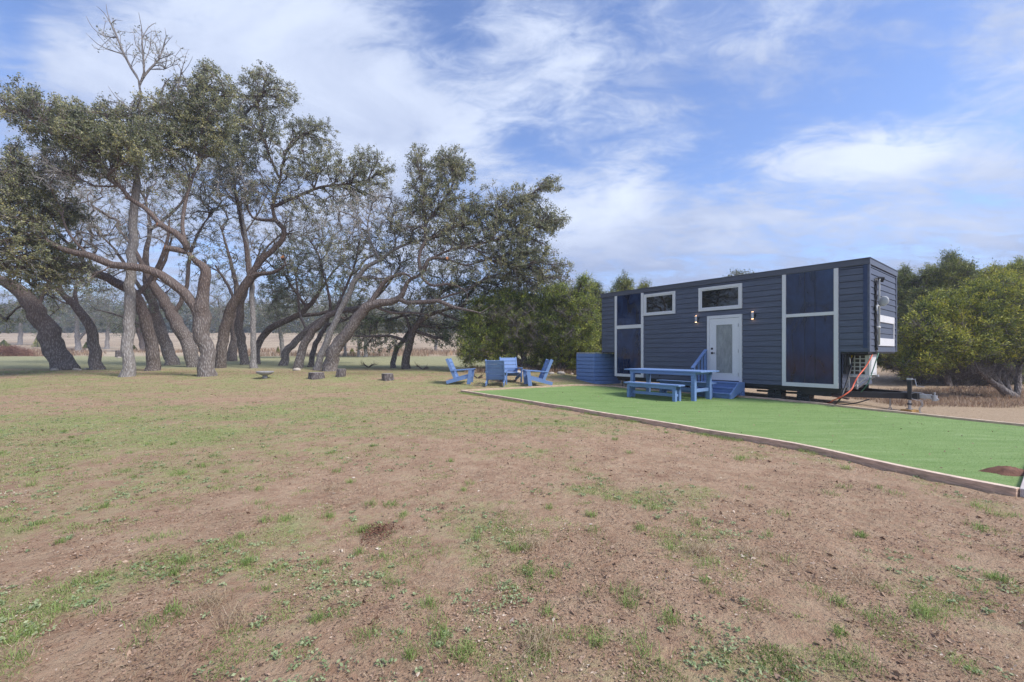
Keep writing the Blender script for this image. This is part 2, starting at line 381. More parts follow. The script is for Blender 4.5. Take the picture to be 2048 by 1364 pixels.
def cover(x, y):
    x = np.asarray(x, float); y = np.asarray(y, float)
    g = .34 + .11*sst(5, 10, y) + (.42*(fbm(x*.45, y*1.1, 15, 4)-.5)+.3*(fbm(x*1.6, y*3.2, 16, 3)-.5))*sst(4, 9, y) - .10*sst(0, 6, x)*(1-sst(9, 14, y)) + .04*sst(-1, -6, x)
    g = g + (fbm(x*1.1, y*1.1, 3, 4)-.5)*.50 + (fbm(x*4.5, y*4.5, 13, 3)-.5)*.35
    for px, py, r, a in PATCH:
        g = g + .6*a*np.exp(-(((x-px)**2+((y-py)*1.0)**2)/(r*r)))
    for px, py, r, a in BARE:
        g = g - .8*a*np.exp(-(((x-px)**2+(y-py)**2)/(r*r)))
    # greener by the board edging and under the oaks
    e = resample(NEAR, 60); 
    g = g + .12*sst(14, 18, y)*(1-sst(6, 9, x))
    side = x*BD.x+y*BD.y
    straw = np.clip(sst(14.15, 14.6, side)*sst(3.5, 6.0, x)*(1-sst(30, 40, y)), 0, 1)*.95
    straw = np.maximum(straw, .8*sst(10.8, 11.6, x)*sst(5, 8, y)*(1-sst(30, 40, y)))
    straw = np.maximum(straw, .22*(fbm(x*.7, y*.7, 21, 3)))
    g = g*(1-.75*np.where(straw > .5, straw, 0))
    lit = .42*np.exp(-((y-22.5)/3.2)**2)*(1-sst(0, 5, x))*(.5+fbm(x*.5, y*.5, 31, 3)) + .30*np.exp(-((y-16.5)/1.2)**2)*(1-sst(-2, 2, x))
    lit = lit + .16*fbm(x*1.3, y*1.3, 41, 3)
    jag = (fbm(x*.25, y*.25, 51, 3)-.5)*5
    mown = sst(25.0, 27.5, y+jag*.5)*(1-sst(6, 12, x-(y-25)*.3))
    field = sst(47, 52, y+jag)
    field = np.maximum(field, sst(27, 33, y+jag*.5)*sst(6, 12, x-(y-25)*.3)*.8)
    return g, straw, lit, mown, field
def build_ground():
    xs = np.sinh(np.linspace(-1, 1, 420)*5.0)*(420/math.sinh(5.0))
    a = np.linspace(0, 1, 560)
    ys = 1.2+np.sinh(a*6.2)*(430/math.sinh(6.2)); ys = np.r_[np.linspace(-120, 1.1, 60), ys]
    X, Y = np.meshgrid(xs, ys); x = X.ravel(); y = Y.ravel()
    z = gz(x, y) + (fbm(x*3, y*3, 77, 3)-.5)*.02*(1-sst(8, 14, y))
    z = np.where(inpoly(x, y), np.minimum(z, gz(x, y))-.03, z)
    nx = len(xs); ny = len(ys); i = (np.arange(ny-1)[:, None]*nx+np.arange(nx-1)[None, :]).ravel()
    Q = np.c_[i, i+1, i+1+nx, i+nx]
    g, s, l, m, f = cover(x, y)
    o = np_mesh('ground', np.c_[x, y, z], Q, 4, M['ground'], None, {'green': ('POINT', g), 'straw': ('POINT', s), 'litter': ('POINT', l), 'mown': ('POINT', m), 'field': ('POINT', f)})
    o.data.polygons.foreach_set('use_smooth', [True]*len(o.data.polygons))
    tag(o, kind='structure')
build_ground()

def blades(name, x, y, z, h, w, lean, mat, stems=1, clump=None, tri=True):
    """one curved blade (two quads ending narrow) per entry"""
    n = len(x); an = RNG.uniform(0, 2*np.pi, n); la = RNG.uniform(0, 2*np.pi, n)
    dx = np.cos(an)*w/2; dy = np.sin(an)*w/2; lx = np.cos(la)*lean*h; ly = np.sin(la)*lean*h
    b = np.c_[x, y, z]
    v0 = b+np.c_[-dx, -dy, np.zeros(n)]; v1 = b+np.c_[dx, dy, np.zeros(n)]
    m = b+np.c_[lx*.35, ly*.35, h*.6]; v2 = m+np.c_[dx*.8, dy*.8, np.zeros(n)]; v3 = m-np.c_[dx*.8, dy*.8, np.zeros(n)]
    t = b+np.c_[lx, ly, h*np.clip(1-.5*lean, .2, 1)]; v4 = t+np.c_[dx*.15, dy*.15, np.zeros(n)]; v5 = t-np.c_[dx*.15, dy*.15, np.zeros(n)]
    V = np.stack([v0, v1, v2, v3, v4, v5], 1).reshape(-1, 3); k = np.arange(n)*6
    Q = np.stack([np.c_[k, k+1, k+2, k+3], np.c_[k+3, k+2, k+4, k+5]], 1).reshape(-1, 4)
    c = np.repeat(RNG.random(n) if clump is None else clump, 6)
    return V, Q, c
def flakes(x, y, z, s, flat=.35, asp=.5, clump=None):
    n = len(x); u = RNG.normal(size=(n, 3)); u[:, 2] *= flat; u /= np.linalg.norm(u, axis=1)[:, None]
    w = RNG.normal(size=(n, 3)); w[:, 2] *= flat; w -= u*(u*w).sum(1)[:, None]; w /= np.linalg.norm(w, axis=1)[:, None]
    s = np.asarray(s)[:, None] if np.ndim(s) else s
    b = np.c_[x, y, z]; w = w*s*asp*.5; u = u*s*.5
    V = np.stack([b-u, b+w*1.0, b+u, b-w], 1).reshape(-1, 3); Q = np.arange(n*4).reshape(-1, 4)
    return V, Q, np.repeat(RNG.random(n) if clump is None else clump, 4)
def join(parts):
    V = []; Q = []; c = []; o = 0
    for v, q, k in parts: V.append(v); Q.append(q+o); c.append(k); o += len(v)
    return np.vstack(V), np.vstack(Q), np.concatenate(c)
def view_pts(n, y0, y1, pw=2.0, margin=1.05):
    """ground points with density falling off with distance"""
    t = RNG.random(n); y = y0*(y1/y0)**(t**1.0); x = RNG.uniform(-1, 1, n)*(1.19*y*margin+.3)
    return x, y
def scatter_ground():
    # grass tufts
    x, y = view_pts(210000, 1.7, 24)
    g, s, l, m, f = cover(x, y)
    fine = fbm(x*7, y*7, 91, 3)
    keep = (g+(fine-.5)*1.1 > .37+RNG.random(len(x))*.28) & ~inpoly(x, y) & (s < .6)
    x = x[keep]; y = y[keep]; rep = 3
    x = np.repeat(x, rep)+RNG.normal(0, .018, len(x)*rep); y = np.repeat(y, rep)+RNG.normal(0, .018, len(y)*rep)
    n = len(x); k = .65+.13*y
    A = blades('g', x, y, gz(x, y)-.004, RNG.uniform(.008, .028, n)*k**.3, .0032*k*RNG.uniform(.7, 1.4, n), RNG.uniform(.2, 1.1, n), None, clump=np.clip(fbm(x*2.5, y*2.5, 95, 2)+RNG.normal(0, .12, n), 0, 1))
    parts = [A]
    # taller single tufts
    hx = []; hy = []
    for u, v in [(350, 1150), (1180, 1190), (1105, 1150), (1265, 1190), (1400, 1080), (1230, 1185), (1410, 1165), (1350, 1250), (660, 1035), (200, 1230), (915, 1320), (1050, 1150), (1260, 1215), (780, 1010), (740, 1010), (940, 970), (1560, 1030), (1660, 990), (2030, 1035), (1690, 1325), (20, 1290), (1050, 1100), (1280, 1060), (1310, 1000), (820, 1090), (930, 1310), (1340, 1100), (880, 1110), (560, 1140), (1150, 940), (1230, 880), (1480, 920), (640, 930)]+[(random.uniform(0, 2048), random.uniform(830, 1340)) for _ in range(130)]:
        h = hit(u, v)
        if inpoly([h.x], [h.y])[0]: continue
        q = random.randint(25, 80); sp = random.uniform(.02, .05)
        hx += list(RNG.normal(h.x, sp, q)); hy += list(RNG.normal(h.y, sp, q))
    x = np.array(hx); y = np.array(hy); n = len(x)
    parts.append(blades('t', x, y, gz(x, y)-.004, RNG.uniform(.035, .085, n), .004*(.7+.05*y), RNG.uniform(.3, 1.2, n), None, clump=RNG.uniform(.1, .6, n)))
    # a fringe of grass where the mower misses, along the board edging
    e = resample(NEAR, 500); i = RNG.integers(0, 500, 9000); off = np.abs(RNG.normal(0, .10, 9000))+.06
    x = e[i, 0]-off*.80+RNG.normal(0, .03, 9000); y = e[i, 1]-off*.55+RNG.normal(0, .03, 9000)
    kk = fbm(x*1.4, y*1.4, 99, 3) > .50; x = x[kk]; y = y[kk]; n = len(x)
    parts.append(blades('e', x, y, gz(x, y), RNG.uniform(.02, .07, n), .0045*(.7+.05*y), RNG.uniform(.3, 1.2, n), None))
    V, Q, c = join(parts); o = np_mesh('grass', V, Q, 4, M['grass'], None, {'clump': ('POINT', c)}); tag(o, 'short patchy green grass growing out of the bare soil', 'grass', kind='stuff')
    # broad leaved ground weeds in rosettes
    x, y = view_pts(3400, 1.75, 14); g, s, l, m, f = cover(x, y)
    keep = (g+(fbm(x*2, y*2, 101, 3)-.5)*1.0 > .30+RNG.random(len(x))*.25) & ~inpoly(x, y) & (s < .6); x = x[keep]; y = y[keep]
    sz = RNG.uniform(.015, .055, len(x)); q = 16; x = np.repeat(x, q); y = np.repeat(y, q); sz = np.repeat(sz, q); n = len(x)
    a = RNG.uniform(0, 2*np.pi, n); r = sz*RNG.uniform(.2, 1.0, n)
    V1 = flakes(x+np.cos(a)*r, y+np.sin(a)*r, gz(x, y)+.006+RNG.uniform(0, .014, n), RNG.uniform(.011, .022, n)*(1+.05*y), .45, .62)
    o = np_mesh('weeds', V1[0], V1[1], 4, M['weed'], None, {'clump': ('POINT', V1[2])}); tag(o, 'low pale green weed rosettes spread over the bare soil', 'weeds', kind='stuff')
    # dry straw
    x, y = view_pts(30000, 1.7, 20); g, s, l, m, f = cover(x, y)
    keep = (fbm(x*1.8, y*1.8, 111, 3)+s*.5 > .56) & ~inpoly(x, y); x = x[keep]; y = y[keep]; n = len(x)
    B = blades('s', x, y, gz(x, y)-.003, RNG.uniform(.015, .05, n), .0026*(.8+.06*y), RNG.uniform(1.0, 2.6, n), None)
    hx = []; hy = []
    for u, v, q in [(1060, 1095, 160), (420, 1210, 120), (1400, 1105, 160), (1080, 1290, 220), (470, 1245, 70), (660, 980, 90), (1500, 1110, 90), (1720, 1170, 60)]:
        h = hit(u, v); hx += list(RNG.normal(h.x, .05, q)); hy += list(RNG.normal(h.y, .05, q))
    x = np.array(hx); y = np.array(hy); n = len(x)
    B2 = blades('s', x, y, gz(x, y), RNG.uniform(.05, .11, n), .0028, RNG.uniform(.6, 2.0, n), None)
    V, Q, c = join([B, B2]); o = np_mesh('dry_straw', V, Q, 4, M['straw'], None, {'clump': ('POINT', c)}); tag(o, 'scattered pale dry grass stems lying on the soil', 'straw', kind='stuff')
    # crumbs, bits of leaf and small stones
    x, y = view_pts(210000, 1.7, 26); g, s, l, m, f = cover(x, y)
    keep = (fbm(x*2.3, y*2.3, 121, 3)+l*.6 > .34+RNG.random(len(x))*.32) & ~inpoly(x, y) & ((x*BD.x+y*BD.y) < 14.3); x = x[keep]; y = y[keep]; n = len(x)
    D = flakes(x, y, gz(x, y)+.004+RNG.uniform(0, .006, n), RNG.uniform(.004, .018, n)**1.0*(1+.05*y)*(1+(RNG.random(n) > .97)*1.6), .35, .55)
    o = np_mesh('fallen_leaves', D[0], D[1], 4, M['litter'], None, {'clump': ('POINT', D[2])}); tag(o, 'small brown fallen oak leaves and crumbs lying on the soil', 'leaves', kind='stuff')
    n = 900; x = RNG.uniform(-2, 11.5, n); y = RNG.uniform(4.3, 18.2, n); k = inpoly(x, y); x = x[k]; y = y[k]
    D2 = flakes(x, y, gz(x, y)+.052, RNG.uniform(.01, .035, len(x))*(1+.04*y), .35, .5)
    o = np_mesh('turf_leaves', D2[0], D2[1], 4, M['litter'], None, {'clump': ('POINT', D2[2])}); tag(o, 'stray brown leaves lying on the green turf', 'leaves', kind='stuff')
    # rusty tall grass below the junipers on the right, and along the meadow edge
    n = 26000; x = RNG.uniform(12.2, 26, n); y = 13.3+RNG.random(n)*6+(x-12)*.28
    keep = (x*BD.x+y*BD.y > 17.6)&(fbm(x, y, 131, 3)+RNG.random(n)*.3 > .52); x = x[keep]; y = y[keep]; n = len(x)
    E1 = blades('r', x, y, gz(x, y), RNG.uniform(.05, .30, n)*(.4+fbm(x*.9, y*.9, 141, 3)*1.2), .011, RNG.uniform(.1, 1.2, n), None)
    n = 26000; x = RNG.uniform(-75, 30, n); y = RNG.uniform(48, 66, n); k = fbm(x*.2, y*.2, 133, 3) > .45; x = x[k]; y = y[k]; n = len(x)
    E2 = blades('r', x, y, gz(x, y), RNG.uniform(.2, .7, n), .05, RNG.uniform(.1, .6, n), None)
    n = 9000; x = RNG.uniform(-2.5, 4.5, n); y = RNG.uniform(22.5, 27, n); k = fbm(x*.8, y*.8, 135, 3) > .42; x = x[k]; y = y[k]; n = len(x)
    E3 = blades('r', x, y, gz(x, y), RNG.uniform(.08, .38, n), .016, RNG.uniform(.1, .8, n), None)
    V, Q, c = join([E1, E2, E3]); o = np_mesh('tall_dry_grass', V, Q, 4, M['redgrass'], None, {'clump': ('POINT', c)}); tag(o, 'rust and tan tall dry grass at the edges of the mown ground', 'dry grass', kind='stuff')
scatter_ground()

# ------------------------------------------------------------------ turf with board edging
def build_turf():
    n = 90; k = 40; a = resample(NEAR, n); b = resample(BACK, n); V = []
    for i in range(n):
        for j in range(k):
            t = j/(k-1); x = a[i, 0]*(1-t)+b[i, 0]*t; y = a[i, 1]*(1-t)+b[i, 1]*t; V.append((x, y))
    V = np.array(V); z = gz(V[:, 0], V[:, 1])+.035
    i = (np.arange(n-1)[:, None]*k+np.arange(k-1)[None, :]).ravel(); Q = np.c_[i, i+k, i+k+1, i+1]
    V3 = np.c_[V, z]
    m = 130000; px = RNG.uniform(-2, 11.5, m); py = RNG.uniform(4.3, 18.2, m)
    kk = inpoly(px, py) & (RNG.random(m) < np.clip(9/py, .25, 1)); px = px[kk]; py = py[kk]
    h = RNG.uniform(.008, .018, len(px)); cl = np.clip(fbm((px*.618-py*.786)*.6, (px*.786+py*.618)*3, 61, 3)+RNG.normal(0, .12, len(px)), 0, 1)
    Bv, Bq, Bc = blades('b', px, py, gz(px, py)+.033, h, .0042*(.6+.05*py), RNG.uniform(.4, 1.3, len(px)), None, clump=cl)
    VV = np.vstack([V3, Bv]); QQ = np.vstack([Q, Bq+len(V3)])
    o = np_mesh('turf_lawn', VV, QQ, 4, [M['turf'], M['turfb']], None, {'clump': ('POINT', np.r_[np.full(len(V3), .5), Bc])})
    mi = np.r_[np.zeros(len(Q)), np.ones(len(Bq))].astype(np.int32); o.data.polygons.foreach_set('material_index', mi)
    tag(o, kind='structure')
build_turf()
def edging():
    def run(pts, label, w=.09, h=.15, mat='timber', top='timbertop'):
        p = resample(pts, max(2, int(sum(math.dist(pts[i], pts[i+1]) for i in range(len(pts)-1))/.45)+1)); m = MB(); t = MB()
        vs = []; ts = []
        for i in range(len(p)):
            a = p[max(i-1, 0)]; b = p[min(i+1, len(p)-1)]; d = Vector((b[0]-a[0], b[1]-a[1], 0)).normalized(); s = Vector((-d.y, d.x, 0))*w/2
            z = gzf(p[i][0], p[i][1]); q = Vector((p[i][0], p[i][1], z))
            vs += [q-s+Vector((0, 0, -.06)), q+s+Vector((0, 0, -.06)), q+s+Vector((0, 0, .088)), q-s+Vector((0, 0, .088))]
        f = []
        for i in range(len(p)-1):
            for k in range(4): f.append((i*4+k, (i+1)*4+k, (i+1)*4+(k+1) % 4, i*4+(k+1) % 4))
        f += [(0, 1, 2, 3), tuple(len(vs)-1-k for k in range(4))]
        m.add(vs, f)
        o = m.build('edging_board', [M[mat], M[top]], None, .006)
        for q in o.data.polygons:
            zc = q.center.z-gzf(q.center.x, q.center.y)
            if abs(q.normal.z) > .7 and zc > .05: q.material_index = 1
        tag(o, label, 'edging board', 'edging boards round the turf')
    a = resample(NEAR, 41)
    run(a[:14].tolist(), 'far stretch of the near edging board, ending at the pointed corner by the chairs')
    run(a[13:28].tolist(), 'middle stretch of the near edging board, level with the table')
    run(a[27:].tolist(), 'nearest stretch of the near edging board, at the right edge of the photo')
    run([NEAR[0], (1.4, 17.05), BACK[0]], 'edging board in front of the blue garden chairs and slatted screen')
    run([BACK[0], BACK[1], BACK[2]], 'edging board behind the picnic table under the house')
    run([BACK[2], BACK[3], BACK[4], BACK[5]], 'edging board along the back of the turf below the trailer hitch')
    c = Vector((NEAR[-1][0], NEAR[-1][1], 0)); run([(c.x+.055, c.y-.07), (BACK[-1][0]+.075, BACK[-1][1]-.095)], 'pale edging board crossing the near right corner of the turf', .16, mat='paleplank', top='paleplank')
edging()
h = hit(2012, 952); mm = MB(); vs = []; fs = []
for i in range(9):
    for k in range(14):
        a = 2*math.pi*k/14; r = .22*i/8*(1+.22*math.sin(a*3+1)+.12*math.sin(a*5)); zz = .085*math.cos(min(1, i/8)*math.pi/2)+random.uniform(-.006, .006)*(i < 8)
        vs.append((h.x+math.cos(a)*r*1.2, h.y+math.sin(a)*r*.7, gzf(h.x, h.y)+.03+zz))
fs = [(i*14+k, i*14+(k+1) % 14, (i+1)*14+(k+1) % 14, (i+1)*14+k) for i in range(8) for k in range(14)]
tag(mm.add(vs, fs).build('dirt_mound', M['soilpile'], None, 0, True), 'low mound of dark red soil on the turf corner', 'dirt mound')

h = hit(757, 1068); n = 800; a = RNG.uniform(0, 2*np.pi, n); r = .13*RNG.random(n)**.8*(1+.25*np.sin(a*3)); x = h.x+np.cos(a)*r*1.3; y = h.y+np.sin(a)*r*1.6
D3 = flakes(x, y, gz(x, y)+.004+.028*np.clip(1-r/.2, 0, 1), RNG.uniform(.006, .019, n), .7, .8)
tag(np_mesh('soil_heap', D3[0], D3[1], 4, M['soilpile'], None, {'clump': ('POINT', D3[2])}), 'small dark reddish heap of crumbled soil in the middle of the bare lawn', 'soil heap', kind='stuff')
# ------------------------------------------------------------------ the tiny house
house = thing('tiny_house', 'slate blue tiny house on wheels with white trimmed windows', 'tiny house', (P0.x, P0.y, 0), math.atan2(-.786, .618))
def tt(u): r = (u-CX)/F; return (P0.x-r*P0.y)/(.618+r*.786)
def W(u, v): t = tt(u); Y = P0.y+.786*t; return -t, CAMH-(v-HZ)/F*Y
def EX(u, x0=0.0):
    """depth along an end wall at local x0"""
    q = P0 - AL*x0; r = (u-CX)/F; s = (r*q.y-q.x)/(BD.x-r*BD.y); return s
def EZ(u, v, x0=0.0): s = EX(u, x0); q = P0-AL*x0+BD*s; return CAMH-(v-HZ)/F*q.y
ROOF, FB, UB, LB = 4.05, 3.89, 1.52, .49
XL, XR, WD = -9.19, -.60, 3.1
XLL = -tt(1231)
core = MB()
core.box((XL+.02, .02, UB+.02), (-.02, WD-.02, ROOF-.02)); core.build('wall_core', M['siding'], house)
low = MB(); low.box((XLL+.02, .02, LB), (XR-.02, WD-.02, UB+.03)); low.build('lower_wall_core', M['siding'], house)
def lap(mb, mapf, a0, a1, z0, z1, c=.178, ref=1.52):
    k = math.floor((z0-ref)/c)
    while ref+k*c < z1-1e-4:
        b = max(z0, ref+k*c); t = min(z1, ref+(k+1)*c); k += 1
        if t-b < .01: continue
        u_ = t-.016; vs = [mapf(a0, b, .038), mapf(a1, b, .038), mapf(a1, u_, .026), mapf(a0, u_, .026), mapf(a0, b, 0), mapf(a1, b, 0), mapf(a0, u_, 0), mapf(a1, u_, 0), mapf(a0, t, 0), mapf(a1, t, 0)]
        mb.add(vs, [(0, 1, 2, 3), (4, 5, 1, 0), (3, 2, 7, 6), (6, 7, 9, 8)])
s = MB(); fr = lambda a, z, o: (a, -o, z)
lap(s, fr, XL, 0, UB, FB); lap(s, fr, XLL, XR, LB, UB); s.build('siding', M['siding'], house)
s = MB(); er = lambda a, z, o: (o, a, z); lap(s, er, 0, WD, UB, FB); s.build('siding', M['siding'], house)
s = MB(); er2 = lambda a, z, o: (XR+o, a, z); lap(s, er2, 0, WD, LB, UB-.01); s.build('siding', M['siding'], house)
s = MB(); el = lambda a, z, o: (XL-o, WD-a, z); lap(s, el, 0, WD, UB, FB)
el2 = lambda a, z, o: (XLL-o, WD-a, z); lap(s, el2, 0, WD, LB, UB-.01); s.build('siding', M['siding'], house)
s = MB(); bk = lambda a, z, o: (-a, WD+o, z); lap(s, bk, 0, -XL, UB, FB); lap(s, bk, -XR, -XLL, LB, UB-.01); s.build('siding', M['siding'], house)
s = MB(); s.box((XL-.055, -.058, FB), (.058, WD+.058, ROOF)); s.build('roof_fascia', M['fascia'], house, .008)
s = MB(); s.box((XL-.07, -.072, ROOF), (.072, WD+.072, ROOF+.02)); s.build('roof_cap', M['fascia'], house)
s = MB()
x1 = W(1727.5, 600)[0]; s.box((x1, -.052, UB+.1), (.002, 0, FB)); s.build('corner_trim', M['sidingtrim'], house)
s = MB(); s.box((-.001, -.050, UB), (.050, .07, FB)); s.build('corner_trim', M['siding'], house); s = MB(); s.box((-.001, WD-.08, UB), (.050, WD+.03, FB)); s.build('corner_trim', M['siding'], house)
s = MB(); s.box((XLL, .01, UB-.05), (0.0, WD-.01, UB-.002)); s.box((XL, .01, UB-.05), (XLL-.01, WD-.01, UB-.002)); s.build('soffit', M['black'], house)

def frame_rect(mb, x0, x1, z0, z1, w, y0=-.055, y1=0, wb=None, wt=None):
    wb = wb or w; wt = wt or w
    mb.box((x0, y0, z0), (x0+w, y1, z1)); mb.box((x1-w, y0, z0), (x1, y1, z1))
    mb.box((x0+w, y0+.002, z0), (x1-w, y1, z0+wb)); mb.box((x0+w, y0+.002, z1-wt), (x1-w, y1, z1))
def bay(u0, u1, um, vm, vb, label, seams=()):
    x0 = W(u0, 600)[0]; x1 = W(u1, 600)[0]; zt = FB-.004; zb = W(um, vb)[1]
    zm1 = W(um, vm[0])[1]; zm0 = W(um, vm[1])[1]
    f = MB(); w = .105
    f.box((x0, -.075, zb), (x0+w, 0, zt)); f.box((x1-w, -.075, zb), (x1, 0, zt)); f.box((x0+w, -.072, zb), (x1-w, 0, zb+.115)); f.box((x0+w, -.072, zm0), (x1-w, 0, zm1))
    o = f.build('picture_window', M['white'], house, .004); o['label'] = label
    p = MB(); p.box((x0+w, -.044, zb+.115), (x1-w, 0, zm0)); p.build('pane', M['glass'], o)
    p = MB(); p.box((x0+w, -.044, zm1), (x1-w, 0, zt)); p.build('pane', M['glass'], o)
    for su in seams:
        xx = W(su, 600)[0]; p = MB(); p.box((xx-.006, -.049, zb+.12), (xx+.006, -.044, zm0-.005)); p.build('glazing_seam', M['black'], o); p = MB(); p.box((xx-.006, -.049, zm1+.005), (xx+.006, -.044, zt-.01)); p.build('glazing_seam', M['black'], o)
    return x0, x1, zb
bay(1231.5, 1288.5, 1260, (650, 657), 753.5, 'tall dark window in two panes at the left end')
bay(1565.8, 1677.9, 1621, (626, 632.5), 774, 'wide tall dark window in two panes at the right end', (1610.5, 1631))
def win(u0, u1, vt0, vb0, pu0, pu1, pvt, pvb, label):
    x0 = W(u0, 600)[0]; x1 = W(u1, 600)[0]; um = (u0+u1)/2; zt = W(um, vt0)[1]; zb = W(um, vb0)[1]
    f = MB(); frame_rect(f, x0, x1, zb, zt, .085, -.075)
    f2x0 = x0+.085; f2x1 = x1-.085
    o = f.build('window', M['white'], house, .004); o['label'] = label
    g = MB(); frame_rect(g, f2x0, f2x1, zb+.085, zt-.085, .035, -.058); g.build('sash', M['doorwhite'], o, .003)
    p = MB(); p.box((f2x0+.035, -.042, zb+.12), (f2x1-.035, 0, zt-.12)); p.build('pane', M['winglass'], o)
win(1289, 1352.2, 585.8, 629.6, 0, 0, 0, 0, 'small high window beside the tall dark window')
win(1398.8, 1485.5, 571.5, 620, 0, 0, 0, 0, 'high window over the white door')
# door
dx0 = W(1416, 600)[0]; dx1 = W(1485.5, 600)[0]; dzt = W(1485.5, 628)[1]; dzb = W(1485.5, 764)[1]
d = MB(); d.box((dx0, -.075, dzb), (dx0+.09, 0, dzt)); d.box((dx1-.09, -.075, dzb), (dx1, 0, dzt)); d.box((dx0+.09, -.073, dzt-.10), (dx1-.09, 0, dzt)); d.build('door_frame', M['white'], house, .004)
d = MB(); ex0 = dx0+.094; ex1 = dx1-.094; ezt = dzt-.108; ezb = dzb+.03
px0 = W(1434, 600)[0]; px1 = W(1467, 600)[0]; pzt = W(1450, 649)[1]; pzb = W(1450, 746.7)[1]
d.box((ex0, -.060, ezb), (px0, 0, ezt)); d.box((px1, -.060, ezb), (ex1, 0, ezt)); d.box((px0, -.060, pzt), (px1, 0, ezt)); d.box((px0, -.060, ezb), (px1, 0, pzb))
door = d.build('door', M['doorwhite'], house)
d = MB(); frame_rect(d, px0-.02, px1+.02, pzb-.02, pzt+.02, .03, -.07, -.0605); d.build('glazing_bead', M['doorwhite'], door, .003)
d = MB(); d.box((px0+.002, -.046, pzb+.002), (px1-.002, 0, pzt-.002)); d.build('pane', M['curtain'], door)
hx, hz = W(1425.8, 706); d = MB(); d.box((hx-.035, -.072, hz-.035), (hx+.035, -.0605, hz+.035)); d.cyl((hx, -.072, hz), (hx, -.10, hz), .014); d.box((hx, -.105, hz-.011), (hx+.12, -.088, hz+.011)); d.build('handle', M['black'], door, .002)
d = MB(); hz2 = W(1425.8, 697.4)[1]; d.box((hx-.033, -.075, hz2-.033), (hx+.033, -.0605, hz2+.033)); d.cyl((hx, -.075, hz2), (hx, -.086, hz2), .02); d.build('deadbolt', M['black'], door, .002)
for v in (650, 702, 749):
    a, b = W(1478.5, v); d = MB(); d.cyl((a, -.068, b-.06), (a, -.068, b+.06), .010, n=8); d.build('hinge', M['galv'], door)
for u, v in ((1396, 638.5), (1509, 631)):
    a, b = W(u, v); d = MB(); d.cyl((a-.02, -.10, b-.11), (a-.02, -.10, b+.11), .045); sc = d.build('wall_lamp', M['galv'], house, .003)
    d = MB(); d.box((a-.02, -.062, b-.055), (a+.055, -.005, b+.055)); d.build('lamp_bracket', M['black'], sc, .003)
    d = MB(); d.cyl((a-.02, -.10, b-.116), (a-.02, -.10, b-.111), .032); d.build('bulb', M['bulb'], sc); d = MB(); d.cyl((a-.02, -.10, b+.111), (a-.02, -.10, b+.116), .032); d.build('bulb', M['bulb'], sc)
# frame of trim on the end wall, dish, pipe and cable bundle
y0 = EX(1752); y1 = EX(1784); zt0 = EZ(1766, 632); zb0 = EZ(1766, 692)
d = MB(); d.box((0, y0, zt0-.20), (.060, y1, zt0)); d.box((0, y0, zb0), (.060, y1, zb0+.22)); d.box((0, y1-.06, zb0+.22), (.055, y1, zt0-.20)); d.box((0, y0, zb0+.22), (.055, y0+.05, zt0-.20)); d.build('hatch_trim', M['white'], house, .004)
py = EX(1749.5); 
d = MB(); d.tube([(.10, py, EZ(1749.5, 690)), (.10, py, EZ(1749.5, 566)), (.11, py-.02, EZ(1749.5, 560)), (.14, py+.05, EZ(1749.5, 558))], .019, 8); d.bar((.11, py-.32, EZ(1745, 612)), (.11, py, EZ(1745, 612)), .035, .035); d.bar((.11, py-.32, EZ(1742, 612)), (.11, py-.32, EZ(1742, 622)), .03, .03)
d.box((.02, py-.16, EZ(1748, 656)), (.13, py+.02, EZ(1748, 653.5))); d.build('antenna_mast', M['plasticw'], house, 0, True)
dc = Vector((.20, py-.02, EZ(1750, 604))); ax = (Vector((-.45, -1, .12))).normalized()
d = MB(); M3 = Matrix.Translation(dc) @ ax.to_track_quat('Z', 'Y').to_matrix().to_4x4()
q = MB(); q.lathe([(.02, -.05), (.08, -.03), (.135, .0), (.14, .012), (.12, .028), (.07, .040), (.001, .046)], n=28)
d.add([M3 @ Vector(p) for p in q.v], q.f); d.bar(dc, (.11, py, EZ(1750, 612)), .03, .03); d.build('dish_antenna', M['plasticw'], house, 0, True)
d = MB(); d.cyl((.05, py+.02, EZ(1755, 559)), (.20, py+.06, EZ(1755, 561)), .055, .05); d.cyl((.05, py+.16, EZ(1755, 562)), (.16, py+.18, EZ(1755, 564)), .04); d.build('security_light', M['black'], house, .004)
cy = py-.16
def loopy(dy, ph, amp=.035, end=True):
    pts = []
    za = EZ(1746, 558); zb = EZ(1750, 700)
    for i in range(26):
        t = i/25; z = za*(1-t)+zb*t
        pts.append((.05+.02*math.sin(ph+i), cy+dy+amp*math.sin(ph+i*.8)*(1-t*.5)+.20*max(0, t-.55)**1.3, z))
    return pts
d = MB()
for k, (dy, ph) in enumerate([(0, 0), (.04, 1.5), (-.05, 3), (.02, 4.4), (-.02, 5.3)]): d.tube(loopy(dy, ph, .02 if k else .05), .018, 6)
d.tube([(.06, cy+.10, EZ(1750, 700)), (.03, cy+.08, UB-.04), (-.25, cy-.1, UB-.09), (-.5, .2, UB-.07)], .03, 6); d.tube([(.05, cy, EZ(1746, 558)), (.07, cy+.1, EZ(1746, 556)), (.08, py+.02, EZ(1750, 559))], .018, 6)
d.build('cable_bundle', M['blackcable'], house, 0, True)
